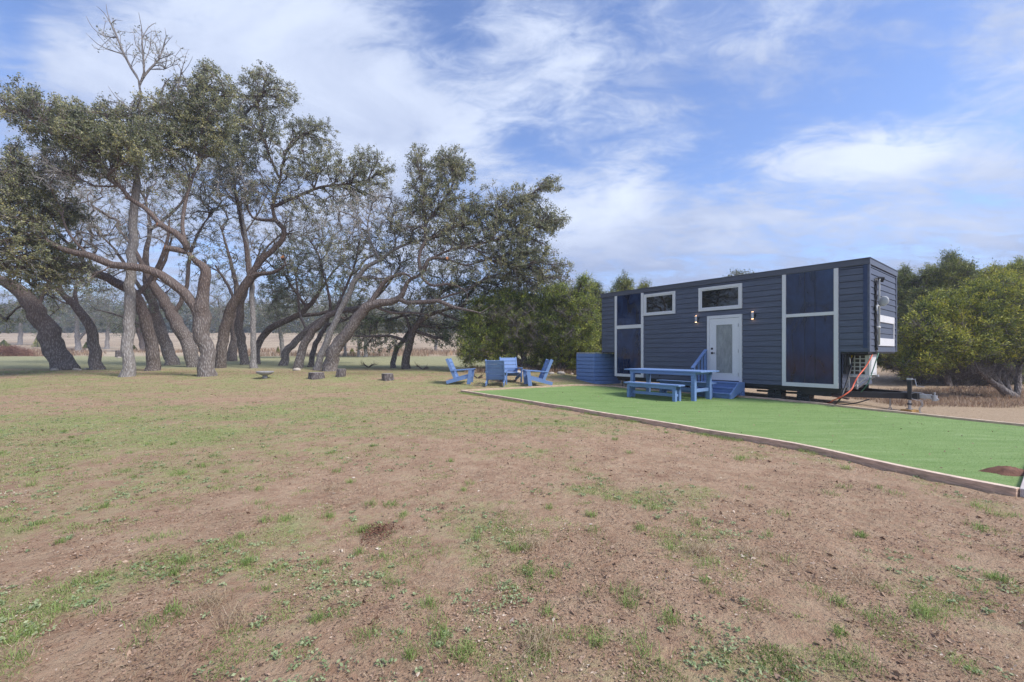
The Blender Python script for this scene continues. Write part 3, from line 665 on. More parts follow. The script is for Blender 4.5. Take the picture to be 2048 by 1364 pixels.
# air conditioner below the overhang
ay0, ay1 = .62, 1.42
az0 = 1.5-(749-705)/860*12.7; az1 = UB-.07; axx = -.10
ac = MB(); ac.box((XR+.42, ay0+.012, az0), (axx, ay1, az1)); acb = MB()
acb = ac.build('air_conditioner', M['plasticw'], house, .006)
g = MB(); g.box((XR+.02, ay0+.04, az0+.02), (XR+.42, ay1-.02, az1-.02)); g.build('coil_grille', M['grille'], acb)
g = MB()
for i in range(6): z = az0+.0+(az1-az0-.03)*i/5; g.box((XR+.02, ay0, z), (XR+.42, ay0+.03, z+.03))
for i in range(4): x = XR+.02+.38*i/3; g.box((x, ay0-.001, az0), (x+.026, ay0+.031, az1))
g.build('grille_bars', M['plasticw'], acb)
g = MB(); g.box((axx-.001, ay0+.12, az0+.06), (axx+.014, ay1-.1, az1-.07)); g.build('front_panel', M['doorwhite'], acb, .004)
g = MB(); g.box((XR+.0, ay0-.05, az0-.055), (axx+.04, ay0, az0-.005)); g.box((XR, ay1, az0-.055), (axx+.04, ay1+.05, az0-.005))
for yy in (ay0-.025, ay1+.025): g.bar((XR+.05, yy, az0-.42), (axx-.06, yy, az0-.06), .045, .03); g.box((XR+.004, yy-.03, az0-.46), (XR+.05, yy+.03, az0))
g.box((XR+.1, ay0-.05, az0-.03), (XR+.14, ay1+.05, az0-.004)); g.build('bracket', M['white'], house, .003)
g = MB(); g.box((XR+.02, .10, az0+.05), (XR+.10, .55, az1)); g.box((XR+.10, .16, az0+.25), (XR+.16, .32, az0+.6)); g.build('meter_box', M['black'], house, .004)
g = MB(); g.tube([(XR+.13, .2, az1-.05), (XR+.17, .16, az1-.12), (XR+.17, .18, az1-.28), (XR+.12, .2, az1-.3)], .018, 6); g.bar((XR+.12, .3, az1-.34), (XR+.12, .52, az1-.36), .03, .03); g.build('conduit', M['galv'], house)
g = MB(); g.tube([(axx-.45, ay0-.03, az1+.03), (axx-.40, ay0-.05, az1-.04), (axx-.42, ay0-.04, az1-.10)], [.05, .05, .03], 8); g.bar((axx-.35, ay0-.04, az1+.02), (axx-.2, ay0-.05, az1+.06), .05, .03); g.build('tape_wrap', M['yellow'], house)
# chassis, axles, wheels, hitch
ch = MB()
for y in (.10, WD-.22): ch.box((XLL+.05, y, LB-.17), (XR-.02, y+.12, LB-.005)); 
for i in range(12): x = XLL+.3+i*(XR-XLL-.5)/11; ch.box((x, .10, LB-.12), (x+.08, WD-.1, LB-.02))
ch.box((XLL+.05, .02, LB-.09), (XR, .10, LB-.006)); 
ch.box((-tt(1500)-.0, .5, .20), (XR-.4, .58, .26)); ch.box((-tt(1660), .10, LB-.26), (-tt(1600), .16, LB-.16))
ch.build('chassis', M['black'], house, .004)
def wheel(u, z=.36):
    x = -tt(u); d = MB(); prof = [(.21, -.11), (.31, -.12), (.345, -.09), (.355, -.03), (.355, .03), (.345, .09), (.31, .12), (.21, .11)]
    q = MB(); q.lathe(prof, n=32); Mx = Matrix.Translation((x, .30, z)) @ Matrix.Rotation(R(90), 4, 'X')
    d.add([Mx @ Vector(p) for p in q.v], q.f[:-2]); w = thing('wheel', None, None); w.parent = house; d.build('tyre', M['rubber'], w, 0, True)
    q = MB(); q.lathe([(.21, -.10), (.215, .10), (.19, .115), (.17, .06), (.10, .045), (.07, .07), (.001, .075)], n=28); d = MB(); d.add([Mx @ Vector(p) for p in q.v], q.f); d.build('rim', M['rim'], w, 0, True)
wheel(1347); wheel(1383)
g = MB(); 
for u in (1347, 1383): g.cyl((-tt(u), .4, .36), (-tt(u), 2.7, .36), .05)
g.build('axle', M['black'], house)
g = MB(); xc = (-tt(1347)-tt(1383))/2; g.prism([(xc-1.05, .47), (xc-.85, .77), (xc+.85, .77), (xc+1.05, .47), (xc+1.0, .47), (xc+.82, .74), (xc-.82, .74), (xc-1.0, .47)], 'y', -.03, .38); g.box((xc-.98, .06, .465), (xc+.98, .10, .76)); g.build('wheel_arch', M['black'], house)
cx, cyy = .85, 1.50; zb = .30
tg = MB(); tg.bar((XR-.5, .25, zb), (cx-.05, cyy-.05, zb-.01), .07, .17); tg.bar((XR-.5, WD-.35, zb), (cx-.05, cyy+.05, zb-.01), .07, .17); tg.box((cx-.40, cyy-.22, zb-.09), (cx-.05, cyy+.22, zb+.085)); tg.build('hitch_frame', M['black'], house, .005)
cp = MB(); cp.box((cx-.08, cyy-.05, zb-.07), (cx+.20, cyy+.05, zb+.05)); cp.cyl((cx+.26, cyy, zb-.12), (cx+.26, cyy, zb+.03), .06); cp.cyl((cx+.26, cyy, zb+.03), (cx+.26, cyy, zb+.11), .02); cp.bar((cx+.16, cyy, zb-.05), (cx+.34, cyy, zb-.08), .08, .05); cp.build('coupler', M['galv'], house, .006, False)
jx = cx-.20; jy = cyy-.30
jg = gzf(*(P0-AL*jx+BD*jy).xy)
jk = MB(); jk.box((jx-.045, jy-.045, zb-.1), (jx+.045, jy+.045, .74)); jk.box((jx-.02, jy, zb-.05), (jx+.02, jy+.3, zb)); jo = jk.build('jack', M['black'], house, .004)
jk = MB(); jk.box((jx-.055, jy-.055, .742), (jx+.055, jy+.055, .79)); jk.build('jack_cap', M['galv'], jo); jk = MB(); jk.cyl((jx, jy, jg+.09), (jx, jy, zb-.12), .036); jk.cyl((jx, jy, jg+.07), (jx, jy, jg+.09), .075); jk.build('jack_leg', M['galv'], jo, 0)
jk = MB(); jk.tube([(jx+.05, jy, .765), (jx+.11, jy, .76), (jx+.14, jy, .58), (jx+.30, jy-.02, .565)], .011, 8); jk.build('crank', M['galv'], jo, 0)
jk = MB(); jk.cyl((jx, jy, (jg+zb)/2-.02), (jx, jy, (jg+zb)/2+.02), .055); jk.build('jack_clamp', M['black'], jo)
cn = MB()
def ring(mb, c, r, ax1, ax2, w=.006, n=14): mb.tube([c+ax1*(r*math.cos(2*math.pi*i/n))+ax2*(r*math.sin(2*math.pi*i/n)) for i in range(n+1)], w, 6, False)
X1, Y1, Z1 = Vector((1, 0, 0)), Vector((0, 1, 0)), Vector((0, 0, 1))
for i in range(16): ring(cn, Vector((jx+.22+.03*math.sin(i*.5), jy+.05, zb-.12-.026*i)), .02, X1 if i % 2 else Y1, Z1*1.3, .005, 8)
cn.build('safety_chain', M['galv'], house); cn = MB(); ring(cn, Vector((cx-.02, jy-.02, zb+.0)), .17, X1, Z1*.62, .008, 20)
cn.build('breakaway_cable', M['galv'], house); cn = MB()
for i in range(10): ring(cn, Vector((jx-.42, jy+.05, zb-.10-.026*i)), .02, X1 if i % 2 else Y1, Z1*1.3, .005, 8)
ring(cn, Vector((jx-.42, jy+.05, zb-.40)), .035, X1, Z1, .009, 12); cn.build('safety_chain', M['galv'], house)
bd = MB(); bd.prism([(XR+.35, zb+.06), (XR+.75, zb+.06), (XR+.68, zb-.02), (XR+.42, zb-.02)], 'y', .20+.60, .20+.602); 
wq = P0-AL*jx+BD*jy
b = MB(); b.box((-.16, -.13, -.04), (.16, .13, .068)); o = b.build('wood_block', M['jackwood'], None, .006); o.location = (wq.x, wq.y, jg); o.rotation_euler = (0, 0, R(20)); tag(o, 'yellowish wood block under the trailer jack foot', 'wood block')
def hl(x, y, z): q = P0-AL*x+BD*y; return Vector((q.x, q.y, z))
for u, w, lab in ((1548, .40, 'black plastic support block under the trailer, nearer the door'), (1606, .34, 'black plastic support block under the trailer, nearer the hitch')):
    x = -tt(u)-.05; o = thing('support_block', lab, 'support block', hl(x, .35, 0), house.rotation_euler.z, 'support blocks under the trailer'); g0 = gzf(*hl(x, .35, 0).xy)
    zz = g0-.02; k = 0
    while zz < LB-.20:
        top = min(zz+.085, LB-.175); b = MB(); 
        if k % 2: b.box((-w/2, -.2, zz), (-.01, .2, top-.006)); b.box((.01, -.2, zz), (w/2, .2, top-.006))
        else: b.box((-w/2, -.2, zz), (w/2, -.01, top-.006)); b.box((-w/2, .01, zz), (w/2, .2, top-.006))
        b.build('block_layer', M['blackplastic'], o, .006); zz = top; k += 1
b = MB(); b.bar(hl(-1.35, .3, .33), hl(-.45, .1, .20), .09, .05); tag(b.build('plank', M['twigdark'], None, .004), 'worn brown plank tucked under the trailer frame', 'plank')
# cords
def curve(pts, n=10):
    out = []; p = [Vector(q) for q in pts]
    for i in range(len(p)-1):
        a = p[max(i-1, 0)]; b = p[i]; c = p[i+1]; d = p[min(i+2, len(p)-1)]
        for k in range(n):
            t = k/n; out.append(.5*((2*b)+(c-a)*t+(2*a-5*b+4*c-d)*t*t+(3*b-a-3*c+d)*t**3))
    return out+[p[-1]]
c = MB(); c.tube(curve([P(1746, 704, 12.15), P(1743, 713, 12.0), P(1731, 734, 11.9), P(1716, 753, 11.75), P(1708, 768, 11.7), P(1702, 780, 11.6), P(1684, 793, 11.6), P(1668, 800, 11.9), hit(1652, 808)+Z1*.02, hit(1615, 807)+Z1*.02]), .017, 8); tag(c.build('extension_cord', M['orange'], None, 0, True), 'orange extension cord hanging from the house end to the ground', 'cord')
c = MB(); c.tube(curve([P(1757, 706, 12.2), P(1753, 718, 12.1), P(1744, 745, 12.1), P(1735, 768, 12.1), P(1722, 784, 12.3)]), .014, 8); tag(c.build('garden_hose', M['greenhose'], None, 0, True), 'thin green hose hanging beside the orange cord', 'hose')
c = MB(); c.tube(curve([P(1708, 708, 12.3), P(1704, 722, 12.15), P(1698, 750, 11.95), P(1690, 774, 11.8), P(1680, 798, 11.7), hit(1667, 813)+Z1*.02]), .024, 8); c.tube(curve([hl(.0, .15, .22), hl(-.35, .0, .08), hl(-.9, -.08, .0), hl(-1.6, .0, .02)]), .016, 8); tag(c.build('power_cable', M['blackcable'], None, 0, True), 'black power cable trailing from the air conditioner to the turf', 'cable')

# ------------------------------------------------------------------ stairs
sx0, sx1 = dx0-.02, dx1+.10; SD = 1.05
st = thing('entry_stairs', 'blue painted wooden steps with one handrail below the white door', 'stairs', (P0.x, P0.y, 0), house.rotation_euler.z)
gs = gzf(*hl((sx0+sx1)/2, -.6, 0).xy)+.035
zt = dzb-.005; ris = (zt-gs)/3.0
for k in range(3):
    y1 = -.065 if k == 0 else -.40-.29*(k-1); y0 = -.40-.29*k if k else -.43
    z = zt-ris*k
    y0 = -(.42+.28*k); y1 = -.065 if k == 0 else -(.42+.28*(k-1))+.02
    d = MB(); d.box((sx0+.06, y0-.03, z-.035), (sx1-.06, y1, z)); d.build('tread', M['bluestep'], st, .006)
    d = MB(); d.box((sx0+.06, y0, z-ris), (sx1-.06, y0+.02, z-.037)); d.build('riser', M['bluestep'], st, .003)
for x in (sx0, sx1-.055):
    d = MB(); d.prism([(-.065, zt-.04), (-.065, gs), (-.20, gs), (-.20, zt-.26), (-.88, gs), (-1.04, gs), (-1.04, gs+ris*.9), (-.46, zt-.002), (-.065, zt-.002)][::-1], 'x', x, x+.05); d.build('stringer', M['bluestep'], st, .003)
d = MB(); d.box((sx1-.11, -.30, gs), (sx1-.04, -.23, zt-.1)); d.build('post', M['bluestep'], st, .004)
xr = sx0-.02
zr0 = 1.60; zr1 = .97
d = MB(); d.bar((xr, -.07, zr0), (xr, -.98, zr1), .11, .04, (0, 0, 1)); d.build('handrail', M['blue'], st, .005)
def rz(y): return zr0+(zr1-zr0)*(-y-.07)/.91
for y, zb_ in ((-.12, zt-.3), (-.34, zt-.3), (-.56, zt-.3), (-.88, gs)):
    w = .07 if y in (-.12, -.88) else .045; d = MB(); d.box((xr-w/2, y-w/2, zb_), (xr+w/2, y+w/2, rz(y)-.01)); d.build('baluster', M['blue'], st, .003)
d = MB(); d.bar((xr, -.1, zt-.25), (xr, -.92, gs+.16), .04, .09); d.build('lower_rail', M['blue'], st, .003)

# ------------------------------------------------------------------ picnic set
ux = -AL; uy = BD; rzh = house.rotation_euler.z
def placed(name, label, cat, p, rz, group=None): return thing(name, label, cat, (p[0], p[1], gzf(p[0], p[1])+.035), rz, group)
def bench(L=1.98, D=.36, H=.50):
    def mk(t):
        for k in range(2):
            b = MB(); b.box((-L/2, -D/2+k*(D/2+.004), H-.045), (L/2, -D/2+(k+1)*D/2-.004+k*.004, H)); b.build('seat_board', M['blue'], t, .006)
        for y in (-D/2+.03, D/2-.07):
            b = MB(); b.box((-L/2+.12, y, H-.14), (L/2-.12, y+.04, H-.047)); b.build('apron', M['blue'], t, .004)
        for x in (-L/2+.12, L/2-.22):
            for y in (-D/2+.015, D/2-.115):
                b = MB(); b.box((x, y, -.02), (x+.10, y+.10, H-.142)); b.build('leg', M['blue'], t, .005)
            b = MB(); b.box((x+.03, -D/2+.117, .14), (x+.07, D/2-.117, .22)); b.build('stretcher', M['blue'], t, .003)
        b = MB(); b.box((-L/2+.19, -.02, .13), (L/2-.19, .02, .22)); b.build('stretcher', M['blue'], t, .004)
    return mk
b0 = hit(1251, 796); b1 = hit(1355, 806.5)
bc = Vector(((3.75+4.91)/2, (14.2+12.77)/2, 0))+uy*.15
t = placed('bench', 'blue bench on the near side of the picnic table', 'bench', bc, rzh, 'benches at the picnic table'); bench()(t)
tc = Vector(((5.5+4.08)/2, (12.9+14.7)/2, 0))+uy*.46
t2 = placed('bench', 'blue bench on the house side of the picnic table, half hidden behind it', 'bench', tc+uy*.82+ux*.08, rzh, 'benches at the picnic table'); bench()(t2)
tb = placed('picnic_table', 'blue painted wooden picnic table on the turf', 'picnic table', tc, rzh)
TL, TD, TH = 2.75, 1.12, .905
for k in range(6):
    b = MB(); w = TD/6; b.box((-TL/2, -TD/2+k*w+.004, TH-.04), (TL/2, -TD/2+(k+1)*w-.004, TH)); b.build('top_board', M['blue'], tb, .006)
for y in (-TD/2+.05, TD/2-.09):
    b = MB(); b.box((-TL/2+.2, y, TH-.135), (TL/2-.2, y+.04, TH-.042)); b.build('apron', M['blue'], tb, .004)
for x in (-TL/2+.22, TL/2-.34):
    for y in (-TD/2+.045, TD/2-.165):
        b = MB(); b.box((x, y, -.02), (x+.12, y+.12, TH-.137)); b.build('leg', M['blue'], tb, .006)
    b = MB(); b.box((x+.03, -TD/2+.167, .26), (x+.08, TD/2-.167, .36)); b.build('stretcher', M['blue'], tb, .004)
    b = MB(); b.box((x+.03, -TD/2+.10, TH-.12), (x+.08, TD/2-.10, TH-.043)); b.build('cleat', M['blue'], tb, .004)
b = MB(); b.box((-TL/2+.32, -.025, .265), (TL/2-.28, .025, .355)); b.build('stretcher', M['blue'], tb, .004)

# ------------------------------------------------------------------ garden chairs
def chair():
    t = thing('garden_chair', 'x', 'garden chair', (0, 0, 0), 0, 'blue garden chairs in a ring')
    W2 = .36
    for s_ in (-1, 1):
        x = s_*W2
        b = MB(); b.bar((x, -.46, .33), (x, .52, .07), .04, .14); b.build('side_rail', M['blue'], t, .004)
        b = MB(); b.prism([(-.50, 0), (-.34, 0), (-.42, .60), (-.57, .60)], 'x', x+s_*.022, x+s_*.062); b.build('leg', M['blue'], t, .004)
        b = MB(); b.bar((x, .14, .20), (x, .50, 1.06), .045, .12, (0, 0, 1)); b.build('back_post', M['blue'], t, .004)
        b = MB(); b.add([(x-.07, -.62, .64), (x+.07, -.62, .64), (x+.07, .20, .585), (x+.03, .34, .575), (x-.05, .34, .575), (x-.07, .2, .585)]+[(x-.07, -.62, .605), (x+.07, -.62, .605), (x+.07, .20, .55), (x+.03, .34, .54), (x-.05, .34, .54), (x-.07, .2, .55)], [(0, 1, 2, 3, 4, 5), (11, 10, 9, 8, 7, 6)]+[(i, i+6, (i+1) % 6+6, (i+1) % 6) for i in range(6)]); b.build('armrest', M['blue'], t, .004)
    for k in range(5):
        f = k/5; y = -.44+.60*f; z = .40-.16*f; b = MB(); b.bar((-W2+.022, y+.05, z), (W2-.022, y+.05, z), .11, .025, (0, .26, 1)); b.build('seat_slat', M['blue'], t, .003)
    for k in range(5):
        f = (k+.5)/5; c = Vector((0, .17+.30*f, .26+.78*f)); d = Vector((0, .36, .86)).normalized(); b = MB()
        nrm = Vector((0, -.86, .36)).normalized(); c = c+nrm*.02
        b.bar((-W2+.024, c.y, c.z), (W2-.024, c.y, c.z), .027, .152, d); b.build('back_slat', M['blue'], t, .003)
    b = MB(); b.box((-W2+.022, .20, .50), (W2-.022, .24, .58)) ; b.build('cross_rail', M['blue'], t, .003)
    return t
ch0 = chair()
spots = [((920, 767), 88, 'blue garden chair seen from its side, leftmost of the four, facing right'), ((992, 771), 176, 'blue garden chair turned with its back to the viewer'),
         ((1020, 763.5), 12, 'blue garden chair facing the viewer, behind the one seen from the back'), ((1076, 770), -80, 'blue garden chair seen from its side, rightmost of the four, facing left')]
def dup(root):
    r = root.copy(); C.objects.link(r)
    for c_ in list(root.children): k = c_.copy(); C.objects.link(k); k.parent = r
    return r
for i, ((u, v), a, lab) in enumerate(spots):
    o = ch0 if i == 0 else dup(ch0); h = hit(u, v); o.location = h; o.rotation_euler = (0, 0, R(a)); o['label'] = lab

# ------------------------------------------------------------------ slatted screen beside the house
sc = thing('slatted_screen', 'blue board screen of horizontal slats at the far end of the house', 'screen', (3.64, 19.1, gzf(3.64, 19.1)))
pl = [Vector((3.30, 21.3, 0)), Vector((3.02, 19.9, 0)), Vector((3.64, 19.02, 0)), Vector((4.86, 19.45, 0)), Vector((5.6, 20.6, 0))]
oo = Vector((3.64, 19.1, 0)); pl = [p-oo for p in pl]
g0 = 0
for k in range(8):
    z0 = -.03+k*.172; b = MB()
    for i in range(4):
        p, q = pl[i], pl[i+1]; b.bar((p.x, p.y, z0+.075+.0), (q.x, q.y, z0+.075+.0), .03, .150)
    b.build('slat', M['blue'], sc, .004)
b = MB()
for i in range(4):
    a_ = pl[i]*.985+Vector((.05, .09, 0)); c_ = pl[i+1]*.985+Vector((.05, .09, 0)); b.bar((a_.x, a_.y, .66), (c_.x, c_.y, .66), .012, 1.34)
b.build('added_gap_backing', M['blue'], sc)  # backing added behind the slats to shade the gaps between them
b = MB()
for p in pl: b.box((p.x-.03, p.y+.02, -.03), (p.x+.03, p.y+.08, 1.33))
b.build('post', M['blue'], sc)
b = MB()
for i in range(4): b.bar((pl[i].x, pl[i].y, 1.355), (pl[i+1].x, pl[i+1].y, 1.355), .055, .025)
b.build('top_rail', M['white'], sc, .003)
o = thing('hose_bib', 'pale standpipe with a valve between screen and house', 'standpipe', (4.75, 18.55, gzf(4.75, 18.55)))
b = MB(); b.tube([(0, 0, 0), (0, 0, .42), (.02, 0, .5), (.14, 0, .48)], .04, 8); b.build('pipe', M['stone'], o, 0, True)
b = MB(); b.box((.05, -.1, .0), (.3, .12, .34)); b.build('valve_box', M['stone'], o, .02)

# ------------------------------------------------------------------ stumps, birdbath, stones, brush
def stump(u, v, w, hh, label, tilt=0):
    h = hit(u, v); sc_ = h.y/F; r = w*sc_/2; H = hh*sc_; t = thing('log_stump', label, 'log stump', h, random.random()*6, 'cut log stumps under the oaks')
    n = 18; vs = []; rj = [1+random.uniform(-.09, .09) for _ in range(n)]
    for z, k in ((-.05, 1.12), (H*.3, 1.02), (H, .96)):
        for i in range(n): a = 2*math.pi*i/n; vs.append((r*k*rj[i]*math.cos(a)+tilt*z, r*k*rj[i]*math.sin(a), z))
    fs = [(j*n+i, j*n+(i+1) % n, (j+1)*n+(i+1) % n, (j+1)*n+i) for j in range(2) for i in range(n)]
    MB().add(vs, fs).build('bark', M['stump'], t, 0, False)
    top = [(x*.98+.0, y*.98, H+.004) for x, y, z in vs[2*n:]]; low_ = [(x*.98, y*.98, H-.02) for x, y, z in vs[2*n:]]
    MB().add(top+low_, [tuple(range(n))]+[(i+n, (i+1) % n+n, (i+1) % n, i) for i in range(n)]).build('cut_face', M['stumptop'], t)
stump(633, 757, 28, 12, 'low wide reddish log stump in front of the leaning grey oak', .1)
stump(681, 753, 18, 15, 'tall narrow log stump beside the leaning grey oak base', .15)
stump(776, 760, 23, 13, 'speckled log stump standing alone left of the garden chairs', -.1)
stump(237, 714, 10, 13, 'small dark log stump standing behind the straight pale trunk')
h = hit(530, 757); t = thing('birdbath', 'shallow grey bowl birdbath on a low stone beneath the oaks', 'birdbath', h)
k = h.y/F
b = MB(); b.lathe([(4*k, -.03), (5*k, 3*k), (4*k, 7*k)], n=16); b.build('foot', M['concrete'], t, 0, True)
b = MB(); b.lathe([(4*k, 6*k), (12*k, 9*k), (16*k, 13*k), (15.5*k, 14.5*k), (13*k, 13.5*k), (10*k, 10.5*k), (1*k, 9.5*k)], n=26); b.build('bowl', M['concrete'], t, 0, True)
b = MB(); b.lathe([(11*k, 11.6*k), (11.4*k, 11.9*k)], n=24); b.build('water', M['water'], t)
def rock(u, v, w, label, mat='stone', grp='pale stones lying in the grass'):
    h = hit(u, v); r = w*h.y/F/2; n = 9; vs = []; fs = []
    for j in range(5):
        for i in range(n):
            a = 2*math.pi*i/n; ph = math.pi*j/4; rr = r*(1+random.uniform(-.2, .2)); vs.append((math.cos(a)*math.sin(ph)*rr, math.sin(a)*math.sin(ph)*rr*.8, math.cos(ph)*rr*.5))
    fs = [(j*n+i, (j+1)*n+i, (j+1)*n+(i+1) % n, j*n+(i+1) % n) for j in range(4) for i in range(n)]
    o = MB().add(vs, fs).build('stone', M[mat], None, 0, True); o.location = h+Vector((0, 0, r*.15)); tag(o, label, 'stone', grp)
rock(110, 741, 14, 'pale stone at the left foot of the leftmost oak trunk'); rock(152, 740, 12, 'flat pale stone touching the right foot of the leftmost oak trunk'); rock(160, 740.5, 8, 'grey stone in the short row beside the leftmost oak trunk')
rock(173, 739, 9, 'round cream stone between the two leftmost oak trunks'); rock(238, 716, 8, 'white stone below the small dark stump'); rock(594, 741, 16, 'flat pale slab at the base of the thin leaning oak')
rock(1036, 748, 22, 'rounded tan stone behind the garden chair facing the viewer'); rock(1052, 749, 8, 'small cream stone between chair and rightmost chair')
rock(1103, 748, 14, 'pale stone right of the rightmost garden chair'); rock(1122, 748, 18, 'long pale stone in the row near the blue screen'); rock(1143, 749, 10, 'small pale stone nearest the blue screen')
rock(948, 744, 12, 'tan stone behind the leftmost garden chair'); rock(1996, 798, 6, 'pale stone by the juniper trunks at the right edge'); rock(2002, 799, 5, 'smaller stone by the juniper trunks at the right edge')
rock(1838, 832, 4, 'tiny pale stone beyond the trailer hitch')
def brushpile():
    h = hit(12, 712); n = 5200; t = RNG.random(n); x = h.x+RNG.normal(0, 1.0, n)*1.5; y = h.y+RNG.normal(0, .7, n)
    hh = np.maximum(0, 1.25*np.exp(-((x-h.x)/1.9)**2)*(.6+.6*fbm(x*2, y*2, 9, 2))+.25*np.exp(-((x-h.x-2.1)/.8)**2))*RNG.random(n)
    V = []; 
    d = RNG.normal(size=(n, 3)); d[:, 2] = np.abs(d[:, 2])*.35; d /= np.linalg.norm(d, axis=1)[:, None]; L = RNG.uniform(.12, .5, n)[:, None]; w = .016
    b = np.c_[x, y, gz(x, y)+hh]; s_ = np.cross(d, [0, 0, 1]); s_ /= np.linalg.norm(s_, axis=1)[:, None]+1e-6; s_ *= w; q = np.cross(d, s_)
    V = np.stack([b-s_, b+s_, b+d*L+s_*.3, b+d*L-s_*.3, b-q, b+q, b+d*L+q*.3, b+d*L-q*.3], 1).reshape(-1, 3); Q = np.arange(n*8).reshape(-1, 4)
    o = np_mesh('brush_pile', V, Q, 4, M['brush'], None, {'clump': ('POINT', np.repeat(RNG.random(n), 8))}); tag(o, 'low heap of reddish dry brush at the left edge of the field', 'brush pile')
brushpile()
def deadbranch(u, v, w, label, seed):
    rs = random.Random(seed); h = hit(u, v); L = w*h.y/F/2; b = MB()
    for k in range(6):
        a = rs.uniform(-.5, .5)+(0 if k % 2 else math.pi); e = Vector((math.cos(a)*L, math.sin(a)*L*.6, L*rs.uniform(.15, .75)))
        m_ = e*.5+Vector((0, 0, rs.uniform(0, .08))); b.tube([Vector((0, 0, .0)), m_, e], [.035, .02, .008], 6)
        for j in range(3): c_ = m_.lerp(e, rs.random()); b.tube([c_, c_+Vector((rs.uniform(-.2, .2), rs.uniform(-.2, .2), rs.uniform(0, .25)))], [.01, .004], 5)
    o = b.build('fallen_branch', M['twigdark'], None); o.location = h; tag(o, label, 'fallen branch')
deadbranch(737, 735, 30, 'dark forked fallen branch on the grass right of the leaning grey oak', 3); deadbranch(955, 757, 22, 'broken brown branch beside the leftmost garden chair', 5); deadbranch(845, 739, 26, 'thin dark fallen branch right of the small leaning oak', 8)
